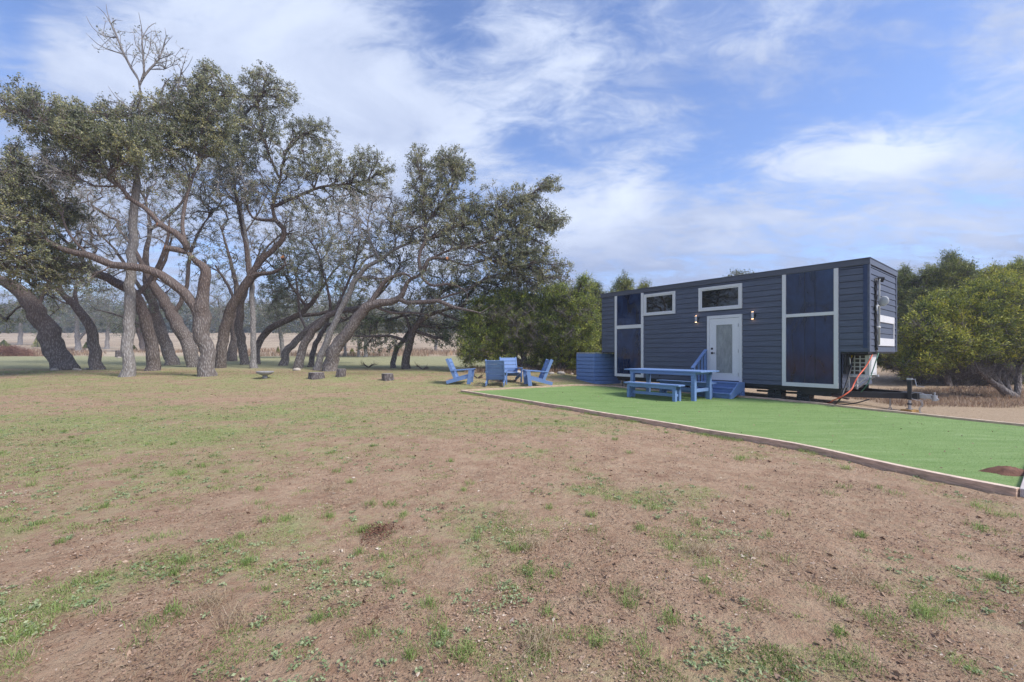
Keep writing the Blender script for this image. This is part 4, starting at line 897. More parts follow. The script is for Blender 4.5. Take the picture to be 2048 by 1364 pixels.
# ------------------------------------------------------------------ trees
def crown(name, V, Q, c, TW, mats, root):
    VV = np.vstack([V, TW[0]]); QQ = np.vstack([Q, TW[1]+len(V)])
    o = np_mesh(name, VV, QQ, 4, mats, root, {'clump': ('POINT', np.r_[c, np.full(len(TW[0]), .5)])})
    o.data.polygons.foreach_set('material_index', np.r_[np.zeros(len(Q)), np.ones(len(TW[1]))].astype(np.int32)); return o
def unit3(n):
    d = RNG.normal(size=(n, 3)); return d/np.linalg.norm(d, axis=1)[:, None]
DENS = 2.05; BS = 1.15; WS = .84
class Tree:
    def __init__(s, base_uv, Y=None):
        h = hit(*base_uv)
        s.base = h; s.Y = h.y; s.pos = []; s.par = []; s.rad = []; s.fix = []; s.tips = []; s.ok = []; s.ends = []; s.sprout = True
    def pt(s, u, v, dy=0): return P(u, v, s.Y+dy)
    def near(s, p, minz=0, k=1.0):
        A = np.array([tuple(q) for q in s.pos]); d = np.linalg.norm(A-np.array(p)[None, :], axis=1)
        ok = np.array(s.ok); d = d+np.where(ok, 0, 50.0); return int(np.argmin(d))
    def limb(s, pts, dy1=0.0, dy0=None, trunk=False, jit=.0, join=True, stub=False):
        """pts: (u, v, width px); depth drifts from the joint to dy1 at the end"""
        n = len(pts)
        if s.pos and join:
            p0 = s.pt(pts[0][0], pts[0][1], dy0 if dy0 is not None else 0); 
            A = np.array([[q.x*F/q.y, q.z*F/q.y] for q in s.pos]); b = np.array([p0.x*F/p0.y, p0.z*F/p0.y])
            j = int(np.argmin(np.linalg.norm(A-b, axis=1))); d0 = s.pos[j].y-s.Y; par = j
        else: par = -1; d0 = dy0 or 0
        P3 = []; Rr = []
        for i, (u, v, w) in enumerate(pts):
            t = i/(n-1); dy = d0*(1-t)+dy1*t; q = s.pt(u, v, dy); P3.append(q); Rr.append(w/2*q.y/F*WS)
        if par >= 0: P3[0] = s.pos[par].copy()
        # catmull-rom subdivision
        out = []; ro = []
        for i in range(n-1):
            a = P3[max(i-1, 0)]; b = P3[i]; c = P3[i+1]; d = P3[min(i+2, n-1)]; m = max(2, int((c-b).length/.35))
            for k in range(m):
                t = k/m; out.append(.5*((2*b)+(c-a)*t+(2*a-5*b+4*c-d)*t*t+(3*b-a-3*c+d)*t**3)); ro.append(Rr[i]*(1-t)+Rr[i+1]*t)
        out.append(P3[-1]); ro.append(Rr[-1])
        if not stub:
            m = len(ro); ro = [r*(1-.55*max(0, (i/m-.6)/.4)) for i, r in enumerate(ro)]; s.ends.append((pts[-1][0], pts[-1][1], dy1))
        idx = par
        for i, (p, r) in enumerate(zip(out, ro)):
            if i == 0 and par >= 0: continue
            j = jit*r; p = p+Vector((random.uniform(-j, j), random.uniform(-j, j), random.uniform(-j, j)*.6))
            s.pos.append(p); s.par.append(idx); s.rad.append(r); s.fix.append(True); s.ok.append((not trunk) or i > len(out)*.72); idx = len(s.pos)-1
        return idx
    def grow(s, blobs, spread=1.0, step=.34):
        """blobs: (u, v, ru, rv, n, dy, kind); attractor points joined greedily to the skeleton"""
        A = []
        for (u, v, dy) in (s.ends if s.sprout else []):
            q = 26*F/s.Y/26
            for k in range(5 if blobs else 0): A.append((s.pt(u+random.uniform(-.55, .55)*q, v+random.uniform(-.6, .45)*q, dy+random.uniform(-.5, .5)), 'b' if blobs[0][6] == 'b' else 's'))
        for (u, v, ru, rv, n, dy, kind) in blobs:
            n = int(n*DENS*(1.0 if kind == 'b' else 1.25))
            dep = max(1.1, min(2.6, (ru+rv)*.5*s.Y/F*1.1))*spread
            q = unit3(n)*(RNG.random(n)**(1/2.4))[:, None]
            for k in range(n): A.append((s.pt(u+q[k, 0]*ru*BS, v+q[k, 1]*rv*BS, dy+q[k, 2]*dep), kind))
        if not A: return
        pos = np.array([tuple(p) for p, k in A]); sk = np.array([tuple(p) for p, o in zip(s.pos, s.ok) if o]) 
        d0 = np.array([np.min(np.linalg.norm(sk-p[None, :], axis=1)) for p in pos]); order = np.argsort(d0)
        P_ = [tuple(q) for q in s.pos]; arr = np.array(P_); ok = np.array(s.ok); cap = len(P_); 
        buf = np.zeros((cap+len(A)*14, 3)); buf[:cap] = arr; okb = np.zeros(len(buf), bool); okb[:cap] = ok; n = cap
        for i in order:
            p = pos[i]; d = np.linalg.norm(buf[:n]-p[None, :], axis=1)+np.where(okb[:n], 0, 60)
            # prefer joints that lie nearer the trunk so branches sweep outward
            j = int(np.argmin(d)); D = d[j]
            if D > 50: continue
            hop = 0
            while D < .5 and s.par[j] >= 0 and hop < 3 and okb[s.par[j]]: j = s.par[j]; hop += 1; D = float(np.linalg.norm(buf[j]-p))
            a = buf[j].copy(); L = float(np.linalg.norm(p-a)); m = min(12, max(1, int(L/step)))
            pd = buf[j]-buf[s.par[j]] if s.par[j] >= 0 else np.array([0, 0, 1.]); pd = pd/(np.linalg.norm(pd)+1e-9)
            c1 = a+(pd*.55+np.array([0, 0, .25]))*L*.38
            idx = j; wob = RNG.normal(0, .085*min(L, 2.0), 3)
            for k in range(1, m+1):
                t = k/m; q = a*(1-t)**2+c1*2*t*(1-t)+p*t*t
                if k < m: q = q+wob*math.sin(t*math.pi*2)+RNG.normal(0, .045, 3)
                s.pos.append(Vector(q)); s.par.append(idx); s.rad.append(0); s.fix.append(False); s.ok.append(True)
                idx = len(s.pos)-1; buf[n] = q; okb[n] = True; n += 1
            s.tips.append((idx, A[i][1]))
    def radii(s, tip=.011, p=2.15):
        n = len(s.pos); acc = [0.0]*n
        for i in range(n-1, -1, -1):
            if not s.fix[i]:
                s.rad[i] = max(tip, min(acc[i]**(1/p) if acc[i] else tip, .16))
            if s.par[i] >= 0: acc[s.par[i]] += (s.rad[i] if not s.fix[i] else 0)**p if not s.fix[s.par[i]] else 0
    def mesh(s, root, bark, flare=1.0, name='trunk', big=10):
        kids = {}
        for i, p in enumerate(s.par): kids.setdefault(p, []).append(i)
        V = []; Fc = []; mb = MB()
        stack = [(r, None) for r in kids.get(-1, [])]
        inv = s.base
        while stack:
            st, pa = stack.pop(); ch = [] if pa is None else [pa]; i = st
            while True:
                ch.append(i); k = kids.get(i, [])
                if not k: break
                k = sorted(k, key=lambda q: -s.rad[q]); stack += [(q, i) for q in k[1:]]; i = k[0]
            pts = [s.pos[q]-inv for q in ch]; rr = [s.rad[q] for q in ch]
            if pa is not None: rr[0] = min(rr[0], rr[1]*1.35)
            if len(pts) < 2: continue
            m = max(rr); sides = big if m > .10 else 7 if m > .05 else 5 if m > .022 else 3
            if pa is None and flare:
                pts = [pts[0]+Vector((0, 0, -.25))]+pts; rr = [rr[0]*(1+.22*flare)]+rr
                for k_ in range(1, len(rr)):
                    hgt = pts[k_].z
                    if hgt < .7 and hgt > -.3: rr[k_] *= 1+.20*flare*max(0, (1-max(0, hgt)/.7))**2
            mb.tube(pts, rr, sides, m > .05)
        V = np.array(mb.v)
        # lumpy bark
        nz = fbm(V[:, 0]*2.1+V[:, 2]*1.3, V[:, 1]*2.1-V[:, 2]*1.7, 7, 3)-.5
        mb.v = [tuple(x) for x in V+np.c_[nz*.03, np.roll(nz, 3)*.03, np.zeros(len(V))]*np.clip(1, 0, 1)]
        o = mb.build(name, bark, root, 0, True); return o
    def foliage(s, root, mat, per=56, size=.085, rad=.33, name='crown', twigs=5, twmat=None, up=.25, asp=.5, kinds=None, flat=1.0):
        LP = []; LS = []; LC = []; LD = []; TV = []
        for idx, kind in s.tips:
            c = np.array(s.pos[idx]-s.base); par = s.par[idx]; d0 = np.array(s.pos[idx]-s.pos[par]) if par >= 0 else np.array([0, 0, 1.]); d0 = d0/(np.linalg.norm(d0)+1e-9)
            cl = RNG.random()
            nt = twigs+(7 if kind == 'b' else 0); dirs = unit3(nt)+d0*.8+np.array([0, 0, up]); dirs /= np.linalg.norm(dirs, axis=1)[:, None]
            L = RNG.uniform(.5, 1.25, nt)*rad*(1.35 if kind == 'b' else 1)
            b0 = c+RNG.normal(0, .05, (nt, 3)); bend = RNG.normal(0, .18, (nt, 3))
            for k in range(nt): TV.append((c, c+dirs[k]*L[k]*.5+bend[k]*L[k]*.5, c+dirs[k]*L[k]))
            n = {'f': int(per*.72), 'd': int(per*1.1), 's': int(per*.5), 'b': int(per*.10)}[kind]
            if n:
                ti = RNG.integers(0, nt, n); t = RNG.uniform(.25, 1.08, n)[:, None]
                p = c+dirs[ti]*L[ti][:, None]*t+RNG.normal(0, rad*.17, (n, 3)); LP.append(p); LC.append(np.clip(cl+RNG.normal(0, .08, n), 0, 1)); LD.append(dirs[ti])
        # twigs as thin crossed blades (three-sided)
        if TV:
            T = np.array(TV); a = T[:, 0]; b = T[:, 1]; c = T[:, 2]; n = len(a); w = .008
            d = c-a; sd = np.cross(d, unit3(n)); sd /= np.linalg.norm(sd, axis=1)[:, None]+1e-9; s2 = np.cross(d, sd); s2 /= np.linalg.norm(s2, axis=1)[:, None]+1e-9
            tri = [sd*w, (-.5*sd+.87*s2)*w, (-.5*sd-.87*s2)*w]
            V = np.stack([a+tri[0], a+tri[1], a+tri[2], b+tri[0]*.8, b+tri[1]*.8, b+tri[2]*.8, c+tri[0]*.4, c+tri[1]*.4, c+tri[2]*.4], 1).reshape(-1, 3)
            k = np.arange(n)*9; Q = []
            for o_ in (0, 3):
                for e, f in ((0, 1), (1, 2), (2, 0)): Q.append(np.c_[k+o_+e, k+o_+f, k+o_+3+f, k+o_+3+e])
            TW = (V, np.vstack(Q))
        if LP:
            p = np.vstack(LP); cl = np.concatenate(LC); n = len(p); sz = RNG.uniform(.65, 1.35, n)*size
            Vq, Qq, cc = flakes(p[:, 0], p[:, 1], p[:, 2], sz, flat, asp, cl)
            crown(name, Vq, Qq, cc, TW, [mat, twmat], root)
def tree(name, label, cat, base, limbs, blobs, leaf='oakleaf', bark='bark', group=None, **kw):
    s = Tree(base)
    first = True
    for L in limbs:
        pts, dy = L[0], L[1]; s.limb(pts, dy, trunk=(first and not kw.get('lowok')), jit=kw.get('jit', .25), join=not first, dy0=(L[2] if len(L) > 2 else None)); first = False
    s.sprout = kw.get('sprout', True)
    s.grow(blobs, kw.get('spread', 1.0), kw.get('step', .34)); s.radii(kw.get('tip', .011))
    root = thing(name, label, cat, s.base, 0, group)
    s.mesh(root, M[bark], kw.get('flare', 1.0))
    s.foliage(root, M[leaf], int(kw.get('per', 42)*1.35), kw.get('size', .088), kw.get('rad', .31), twigs=kw.get('twigs', 5), twmat=M['twig'], up=kw.get('up', .25), asp=kw.get('asp', .5), flat=kw.get('flat', 1.0))
    for (u, v, w, dx, dz) in kw.get('cuts', []):
        # sawn branch stub with its orange face
        A = [(q, (q.x*F/q.y-(u-CX))**2+((CAMH-q.z)*F/q.y-(v-HZ))**2) for q, fx in zip(s.pos, s.fix) if fx]; q = min(A, key=lambda a: a[1])[0]
        r = w/2*q.y/F*.9; d = Vector((dx, -.8, dz)).normalized(); e = q+d*max(.16, abs(u-CX-q.x*F/q.y)*q.y/F*1.15); b = MB(); 
        b.tube([q-s.base, q.lerp(e, .5)-s.base, e-s.base], [r*1.2, r*1.05, r], 12); so = b.build('branch_stub', M[bark], root, 0, True)
        b = MB(); b.cyl(e-s.base, e+d*.014-s.base, r*.93, r*.9, 14); b.build('cut_end', M['cutwood'], so)
    return s
OG = 'live oaks of the grove'
# -- leftmost leaning trunk
tree('live_oak', 'leftmost oak, thick trunk curving out of the left edge of the photo', 'tree', (130, 739),
     [([(130, 739, 44), (112, 700, 42), (95, 660, 40), (70, 620, 36), (42, 585, 30), (10, 563, 25), (-30, 548, 22), (-80, 520, 17)], -1.0),
      ([(-30, 548, 16), (-50, 480, 13), (-30, 400, 10), (0, 340, 8)], 0.5), ([(70, 620, 9), (100, 560, 6), (140, 520, 4)], 1.5),
      ([(-50, 480, 12), (-110, 420, 8)], -1)],
     [(-75, 330, 50, 90, 14, 0, 's'), (-10, 640, 50, 30, 14, 1, 'f')], group=OG)
# -- second
tree('live_oak', 'slender oak leaning left with a snapped top, just right of the leftmost trunk', 'tree', (196, 739),
     [([(196, 739, 24), (189, 705, 23), (184, 670, 21), (170, 636, 19), (150, 610, 17), (125, 588, 14), (104, 573, 11)], -.5),
      ([(160, 622, 9), (150, 590, 7), (155, 560, 5)], 1.0), ([(125, 588, 7), (110, 545, 5), (80, 510, 4)], 0.3)],
     [(120, 535, 70, 30, 26, .8, 's'), (70, 600, 50, 40, 22, 1.5, 'f')], group=OG)
# -- straight pale trunk with bare top
tree('bare_tree', 'tall straight pale trunk rising to a leafless grey top above the grove', 'tree', (254, 753),
     [([(254, 753, 26), (256, 715, 23), (258, 660, 23), (260, 600, 21), (262, 540, 20), (266, 470, 18), (270, 400, 16), (274, 330, 14), (279, 270, 12), (278, 235, 10.5), (281, 190, 8.5), (277, 160, 7)], 0),
      ([(277, 160, 6), (262, 135, 5.2), (248, 108, 4.5), (235, 75, 3.6), (222, 48, 2.8), (208, 25, 1.8), (192, 12, 1.2)], .3),
      ([(248, 108, 3), (220, 100, 2.2), (195, 88, 1.6), (172, 66, 1)], -.6), ([(235, 75, 3), (208, 72, 2), (185, 55, 1.4), (172, 32, 1)], .2), ([(222, 48, 2), (215, 25, 1.4), (212, 8, .9)], .5), ([(222, 48, 1.8), (232, 40, 1.2), (246, 42, .8)], 0),
      ([(281, 175, 5.4), (288, 145, 4.5), (286, 110, 3.8), (284, 75, 2.8), (282, 50, 1.8), (278, 25, 1)], -.5), ([(284, 75, 2), (296, 55, 1.6), (312, 45, 1)], .3), ([(286, 110, 2.2), (272, 90, 1.6), (268, 70, 1)], -.4), ([(286, 120, 2.4), (300, 95, 1.8), (303, 62, 1)], 1),
      ([(283, 165, 5.4), (300, 138, 4.4), (318, 118, 3.4), (328, 92, 2.4), (345, 72, 1.2)], .8), ([(318, 118, 2.4), (335, 112, 1.6), (350, 105, 1)], 0), ([(300, 138, 2.6), (330, 138, 1.8), (352, 125, 1)], -.6), ([(328, 92, 1.8), (332, 72, 1.1), (329, 56, .8)], .4),
      ([(280, 243, 7), (300, 225, 6), (325, 217, 5), (345, 205, 4), (355, 180, 3), (362, 150, 2.2), (372, 110, 1.2), (378, 98, .8)], 1), ([(362, 150, 1.8), (378, 130, 1.1), (386, 112, .7)], .5), ([(325, 217, 4), (322, 190, 3.2), (330, 165, 2.4), (348, 150, 1.2)], 0),
      ([(276, 240, 5), (262, 230, 4), (250, 210, 2.8), (232, 195, 1.8), (216, 172, 1)], -.8), ([(250, 215, 2.6), (228, 205, 1.6), (194, 198, 1)], .6), ([(262, 230, 3), (264, 205, 2.2), (272, 198, 1.6)], 0),
      ([(278, 280, 5), (300, 262, 3.6), (330, 250, 2.4), (352, 250, 1.4)], .8), ([(276, 300, 4), (250, 285, 3), (225, 280, 1.8)], -.6)],
     [(222, 72, 38, 32, 11, 0, 'b'), (290, 95, 32, 38, 14, 0, 'b'), (335, 115, 34, 36, 12, 0, 'b'), (350, 190, 36, 44, 12, .5, 'b'), (235, 215, 32, 24, 8, 0, 'b'), (300, 250, 56, 36, 10, 0, 'b')],
     leaf='oakgrey', bark='barkgrey', tw='barkgrey', flare=1.5, tip=.010, rad=.22, twigs=-3, jit=.3, sprout=False)
# -- oaks behind the pale trunk
tree('live_oak', 'dark oak whose long sawn limb runs left behind the pale straight trunk', 'tree', (308, 741),
     [([(308, 741, 27), (306, 700, 26), (298, 655, 25), (287, 620, 24), (272, 592, 22), (245, 572, 21), (215, 556, 19), (180, 543, 18), (130, 536, 15), (70, 534, 13), (14, 534, 12)], -.8),
      ([(272, 592, 12), (300, 560, 10), (330, 500, 8), (340, 440, 6)], 1.5), ([(180, 543, 9), (150, 500, 7), (120, 470, 6), (95, 420, 4)], 1.2), ([(130, 536, 7), (90, 500, 6), (60, 420, 5), (50, 330, 4)], .4)],
     [(34, 360, 26, 90, 34, .3, 'f'), (110, 400, 50, 50, 24, .8, 'b'), (200, 480, 90, 40, 32, 1.0, 'b'), (140, 400, 60, 60, 30, .8, 'b')],
     leaf='oakgreen', bark='barkdark', group=OG, cuts=[(8, 534, 15, -1, 0)])
tree('live_oak', 'mottled oak trunk leaning left, in the shade behind the pale straight trunk', 'tree', (343, 730),
     [([(343, 730, 27), (334, 700, 26), (320, 655, 24), (306, 610, 20), (296, 570, 16), (290, 520, 13), (300, 460, 10), (290, 400, 7)], 1.0),
      ([(306, 610, 11), (270, 560, 8), (230, 500, 6), (190, 460, 5)], 0), ([(300, 460, 8), (350, 420, 6), (380, 380, 5)], 1.0), ([(320, 655, 8), (285, 650, 6), (240, 632, 5), (190, 618, 3)], 1)],
     [(60, 590, 70, 40, 30, 3, 's'), (160, 520, 70, 40, 26, 2.5, 's'), (220, 440, 90, 60, 46, 1, 's'), (300, 380, 90, 70, 56, 1.2, 'b'), (200, 350, 80, 50, 40, 1.0, 's'), (260, 640, 60, 24, 14, 1.5, 'f'), (340, 350, 60, 50, 26, 1.5, 's')], leaf='oakgrey', bark='bark', group=OG)
tree('live_oak', 'broad oak trunk bending left, close behind the forked main oak', 'tree', (388, 734),
     [([(388, 734, 29), (380, 700, 30), (366, 665, 30), (346, 630, 28), (325, 598, 24), (305, 568, 18), (292, 545, 14), (270, 500, 10), (230, 450, 7)], .8),
      ([(346, 630, 12), (372, 580, 9), (378, 520, 8), (400, 460, 6), (430, 420, 5)], 1.5), ([(305, 568, 9), (330, 520, 7), (345, 470, 5)], .5)],
     [(150, 440, 110, 60, 50, 1, 'b'), (400, 420, 90, 70, 60, 1.5, 's'), (150, 350, 90, 50, 34, 1.5, 'b'), (230, 560, 80, 30, 26, 2, 's'), (420, 370, 60, 50, 32, 1.5, 's'), (310, 470, 80, 50, 40, 1.2, 'b'), (340, 600, 50, 30, 12, 2, 's')], leaf='oakgrey', group=OG)
# -- the forked main oak
tree('live_oak', 'main pale oak trunk forking low, one long limb stretching to the left edge', 'tree', (415, 752),
     [([(415, 752, 36), (414, 720, 33), (410, 690, 33), (405, 660, 35), (403, 632, 38), (404, 610, 30), (408, 588, 25), (413, 560, 24), (411, 540, 24), (400, 528, 22), (386, 516, 18), (372, 503, 16)], -.4),
      ([(403, 640, 26), (390, 612, 24), (370, 588, 22), (340, 563, 21), (305, 542, 19), (264, 534, 18), (226, 529, 17), (176, 510, 16), (132, 501, 13), (97, 484, 12), (59, 470, 11), (0, 455, 12), (-60, 440, 9)], -2.2),
      ([(374, 504, 14), (371, 486, 16), (350, 466, 15), (325, 452, 12), (308, 433, 11), (285, 413, 10), (262, 398, 10), (240, 372, 9), (222, 345, 8), (196, 320, 7), (170, 300, 5)], -1.8),
      ([(368, 480, 9), (364, 453, 8), (368, 425, 8), (374, 390, 7.5), (386, 352, 7), (404, 318, 6), (412, 280, 5)], .8),
      ([(240, 372, 5), (190, 372, 4), (150, 350, 3)], -2), ([(196, 320, 5), (215, 270, 4), (235, 230, 3)], -1), ([(404, 318, 5), (380, 270, 4), (360, 220, 3)], .8),
      ([(97, 484, 7), (60, 430, 6), (35, 380, 5), (28, 300, 4)], -2), ([(176, 510, 6), (140, 470, 5), (120, 420, 4)], -1.6), ([(170, 300, 4), (110, 270, 4), (50, 232, 4), (0, 222, 4), (-20, 215, 3)], -1.6),
      ([(226, 529, 4), (200, 545, 3), (170, 560, 2)], -2)],
     [(150, 265, 85, 42, 92, -1.5, 'd'), (235, 285, 85, 50, 86, -1.2, 'd'), (90, 230, 75, 32, 44, -1.4, 'f'), (10, 200, 45, 45, 26, -1.4, 'f'), (60, 205, 18, 26, 12, -1.4, 'f'), (200, 330, 80, 40, 40, -1, 'f'),
      (375, 205, 60, 48, 66, .6, 'f'), (345, 265, 75, 50, 74, .5, 'd'), (420, 250, 50, 70, 66, .8, 'd'), (300, 220, 50, 30, 26, 0, 's'), (330, 340, 80, 50, 40, .2, 's'), (30, 350, 26, 60, 20, -1.6, 's'), (215, 225, 50, 20, 18, -1, 's'), (410, 150, 22, 20, 12, .6, 'f'), (450, 185, 25, 25, 14, .6, 'f'), (110, 340, 60, 50, 26, -1.5, 'b')],
     leaf='oakleaf', group=OG, per=46, cuts=[(343, 502, 12, -1, .1), (318, 457, 8, -.8, .1), (266, 399, 6, -1, .2)], flare=.9)
# -- right neighbour
tree('live_oak', 'reddish dark oak leaning right with a sawn orange limb end, right of the main oak', 'tree', (441, 736),
     [([(441, 736, 22), (444, 705, 23), (447, 670, 24), (456, 635, 23), (472, 600, 21), (490, 573, 19), (506, 553, 15), (522, 548, 12), (544, 546, 11), (560, 538, 10), (572, 530, 9)], -.6),
      ([(490, 573, 15), (512, 535, 13), (532, 512, 13), (550, 495, 12), (566, 478, 12), (568, 458, 11), (552, 440, 10), (545, 415, 9), (552, 390, 8), (560, 360, 7)], .2),
      ([(498, 560, 10), (494, 510, 9), (486, 465, 8), (478, 420, 7), (470, 370, 6), (490, 320, 5)], 1.2), ([(552, 440, 8), (528, 440, 7), (505, 435, 5), (490, 405, 4)], -.5), ([(545, 415, 8), (590, 395, 7), (640, 375, 6), (690, 368, 5), (735, 360, 4), (762, 340, 3)], -.3),
      ([(560, 360, 6), (570, 310, 5), (600, 275, 5), (625, 262, 4)], .3), ([(560, 360, 6), (535, 300, 5), (520, 240, 4), (515, 190, 3)], 0), ([(690, 368, 4), (720, 385, 3), (745, 390, 2)], .3), ([(572, 530, 6), (568, 518, 5)], -.6)],
     [(512, 165, 34, 36, 34, .3, 'f'), (555, 195, 36, 30, 30, .3, 'f'), (490, 225, 60, 46, 62, .4, 'f'), (545, 262, 55, 40, 44, .3, 'f'), (480, 300, 70, 50, 74, .6, 'd'), (470, 375, 60, 45, 46, .6, 's'), (620, 262, 45, 26, 34, .2, 'f'), (640, 300, 34, 26, 16, .2, 'f'),
      (600, 330, 60, 40, 50, .2, 'f'), (670, 350, 60, 38, 52, 0, 'f'), (730, 318, 34, 22, 18, 0, 'f'), (735, 365, 42, 36, 40, 0, 'f'), (768, 340, 17, 14, 8, 0, 'f'), (560, 390, 70, 40, 46, 0, 's'), (640, 410, 60, 30, 32, 0, 's'), (700, 405, 40, 25, 22, 0, 's'), (600, 450, 50, 30, 20, .4, 'b'), (420, 140, 16, 16, 8, .5, 'f'), (440, 300, 30, 60, 24, 1, 'f')],
     leaf='oakleaf', bark='barkdark', group=OG, per=44, cuts=[(565, 516, 9, -.1, .6)])
tree('live_oak', 'short dark upright oak trunk in the middle of the close trunk cluster', 'tree', (465, 722),
     [([(465, 722, 21), (466, 690, 19), (470, 650, 17), (474, 610, 13), (470, 560, 10), (455, 500, 8), (440, 450, 6)], 1.0), ([(474, 610, 8), (500, 560, 6), (520, 500, 5)], 1.0)],
     [(440, 470, 80, 60, 50, 1, 's'), (520, 460, 70, 50, 40, 1, 'b'), (460, 560, 60, 50, 34, 1.5, 's'), (400, 350, 70, 50, 40, 1.2, 's')], leaf='oakgrey', bark='barkdark', group=OG)
tree('live_oak', 'grey brown oak trunk bending slightly left, beside the thin flared pale trunk', 'tree', (488, 729),
     [([(488, 729, 18), (484, 695, 19), (480, 655, 19), (480, 620, 16), (488, 590, 12), (500, 550, 9), (530, 500, 7), (560, 470, 5)], .6), ([(480, 620, 8), (455, 570, 6), (430, 530, 5)], 1.4)],
     [(600, 470, 70, 50, 40, 1, 's'), (540, 500, 70, 50, 40, 1, 's'), (420, 540, 60, 40, 26, 2, 's'), (560, 560, 50, 40, 24, 1, 'f')], leaf='oakgrey', group=OG)
tree('pale_tree', 'thin pale straight trunk with flared roots, right of the main oak', 'tree', (507, 736),
     [([(507, 736, 14), (507, 700, 12.5), (506, 650, 12), (505, 600, 11.5), (503, 560, 11), (497, 510, 10), (490, 465, 8.5), (482, 420, 6), (470, 370, 4)], .3), ([(490, 465, 4), (520, 420, 3), (540, 370, 2)], .6), ([(482, 420, 4), (450, 380, 3), (430, 340, 2)], .4)],
     [(470, 370, 60, 50, 30, .3, 'b'), (520, 400, 50, 40, 24, .5, 'b')], leaf='oakgrey', bark='barkgrey', tw='barkgrey', flare=1.9)
tree('live_oak', 'shadowed oak behind the cluster, its limb reaching low to the right', 'tree', (515, 728),
     [([(513, 728, 15), (514, 700, 15), (522, 675, 15), (540, 658, 15), (567, 643, 14), (595, 631, 13), (615, 615, 12), (628, 598, 10), (645, 575, 8), (665, 545, 6), (690, 520, 5)], .4),
      ([(595, 631, 10), (640, 628, 8), (665, 622, 7), (690, 640, 5), (720, 650, 4)], .8), ([(645, 575, 6), (640, 520, 5), (620, 480, 4)], 1), ([(615, 615, 7), (575, 560, 5), (560, 520, 4)], 1.2)],
     [(600, 545, 60, 45, 40, .8, 's'), (660, 500, 60, 40, 36, .8, 's'), (560, 600, 50, 35, 28, 1.4, 'f'), (700, 600, 60, 28, 24, 1, 'f'), (720, 655, 50, 22, 20, 1, 'f'), (640, 470, 60, 30, 26, .8, 's'), (610, 590, 50, 30, 20, 1, 'f')], leaf='oakgrey', bark='barkdark', group=OG)
tree('live_oak', 'brown curved oak leaning right, first of the four slim leaning trunks', 'tree', (567, 731),
     [([(567, 731, 18), (572, 705, 17), (584, 690, 16), (598, 675, 15), (614, 660, 13), (628, 648, 11), (650, 632, 8), (680, 600, 6)], .6), ([(614, 660, 7), (600, 630, 6), (596, 590, 5), (590, 540, 4)], 1)],
     [(590, 520, 50, 40, 26, 1, 's'), (680, 570, 60, 40, 30, .8, 'f'), (560, 560, 40, 30, 16, 1.2, 'f')], leaf='oakgreen', bark='bark', group=OG)
tree('live_oak', 'grey oak bowing right, second of the four slim leaning trunks', 'tree', (595, 737),
     [([(595, 737, 20), (602, 705, 19), (611, 685, 18), (626, 662, 17), (645, 641, 16), (668, 626, 14), (698, 619, 13), (724, 613, 11), (750, 596, 9), (775, 570, 7), (800, 530, 5)], .2),
      ([(698, 619, 8), (730, 636, 7), (770, 640, 6), (820, 630, 5), (870, 640, 4)], .6), ([(668, 626, 7), (690, 580, 6), (710, 530, 5), (720, 480, 4)], .8)],
     [(720, 490, 60, 45, 34, .6, 's'), (800, 520, 50, 40, 30, .3, 's'), (830, 650, 60, 24, 26, .5, 'f'), (760, 660, 50, 20, 18, .6, 'f'), (730, 560, 50, 30, 22, .8, 's')], leaf='oakleaf', group=OG)
tree('live_oak', 'thin brown oak, third of the four slim leaning trunks', 'tree', (622, 734),
     [([(622, 734, 12), (624, 710, 12), (632, 688, 12), (642, 668, 11), (652, 650, 9), (660, 615, 7), (655, 575, 6), (640, 530, 5)], .8), ([(652, 650, 6), (690, 640, 5), (720, 620, 4)], 1)],
     [(640, 540, 50, 40, 26, 1, 's'), (710, 610, 50, 25, 20, 1, 'f')], leaf='oakgrey', bark='barkdark', group=OG)
tree('live_oak', 'smooth grey stem leaning right, touching the base of the thick leaning oak', 'tree', (634, 740),
     [([(634, 740, 16), (643, 710, 15), (655, 680, 15), (668, 650, 14), (680, 622, 13), (694, 596, 13), (705, 570, 12), (716, 552, 11), (733, 534, 10.5), (760, 520, 9), (790, 499, 8), (815, 488, 7), (840, 481, 6), (870, 478, 4)], -.5),
      ([(716, 552, 6), (740, 556, 5), (772, 556, 4), (800, 545, 3)], -.2), ([(760, 520, 5), (745, 490, 4), (735, 455, 3.4), (742, 420, 2.4), (750, 395, 1.4)], .2), ([(790, 499, 4.5), (790, 470, 3.4), (778, 440, 2.6), (775, 410, 1.6)], -.2), ([(735, 455, 2.6), (715, 430, 2), (700, 405, 1.2)], .4)],
     [(740, 430, 60, 50, 36, .2, 'b'), (700, 500, 60, 40, 34, .5, 's'), (800, 440, 50, 50, 24, 0, 's'), (790, 430, 40, 40, 22, 0, 'b'), (860, 470, 50, 30, 22, -.2, 'f'), (780, 480, 50, 26, 16, 0, 's'), (690, 450, 50, 40, 18, .4, 'b')], leaf='oakleaf', bark='barkgrey', tw='bark', group=OG)
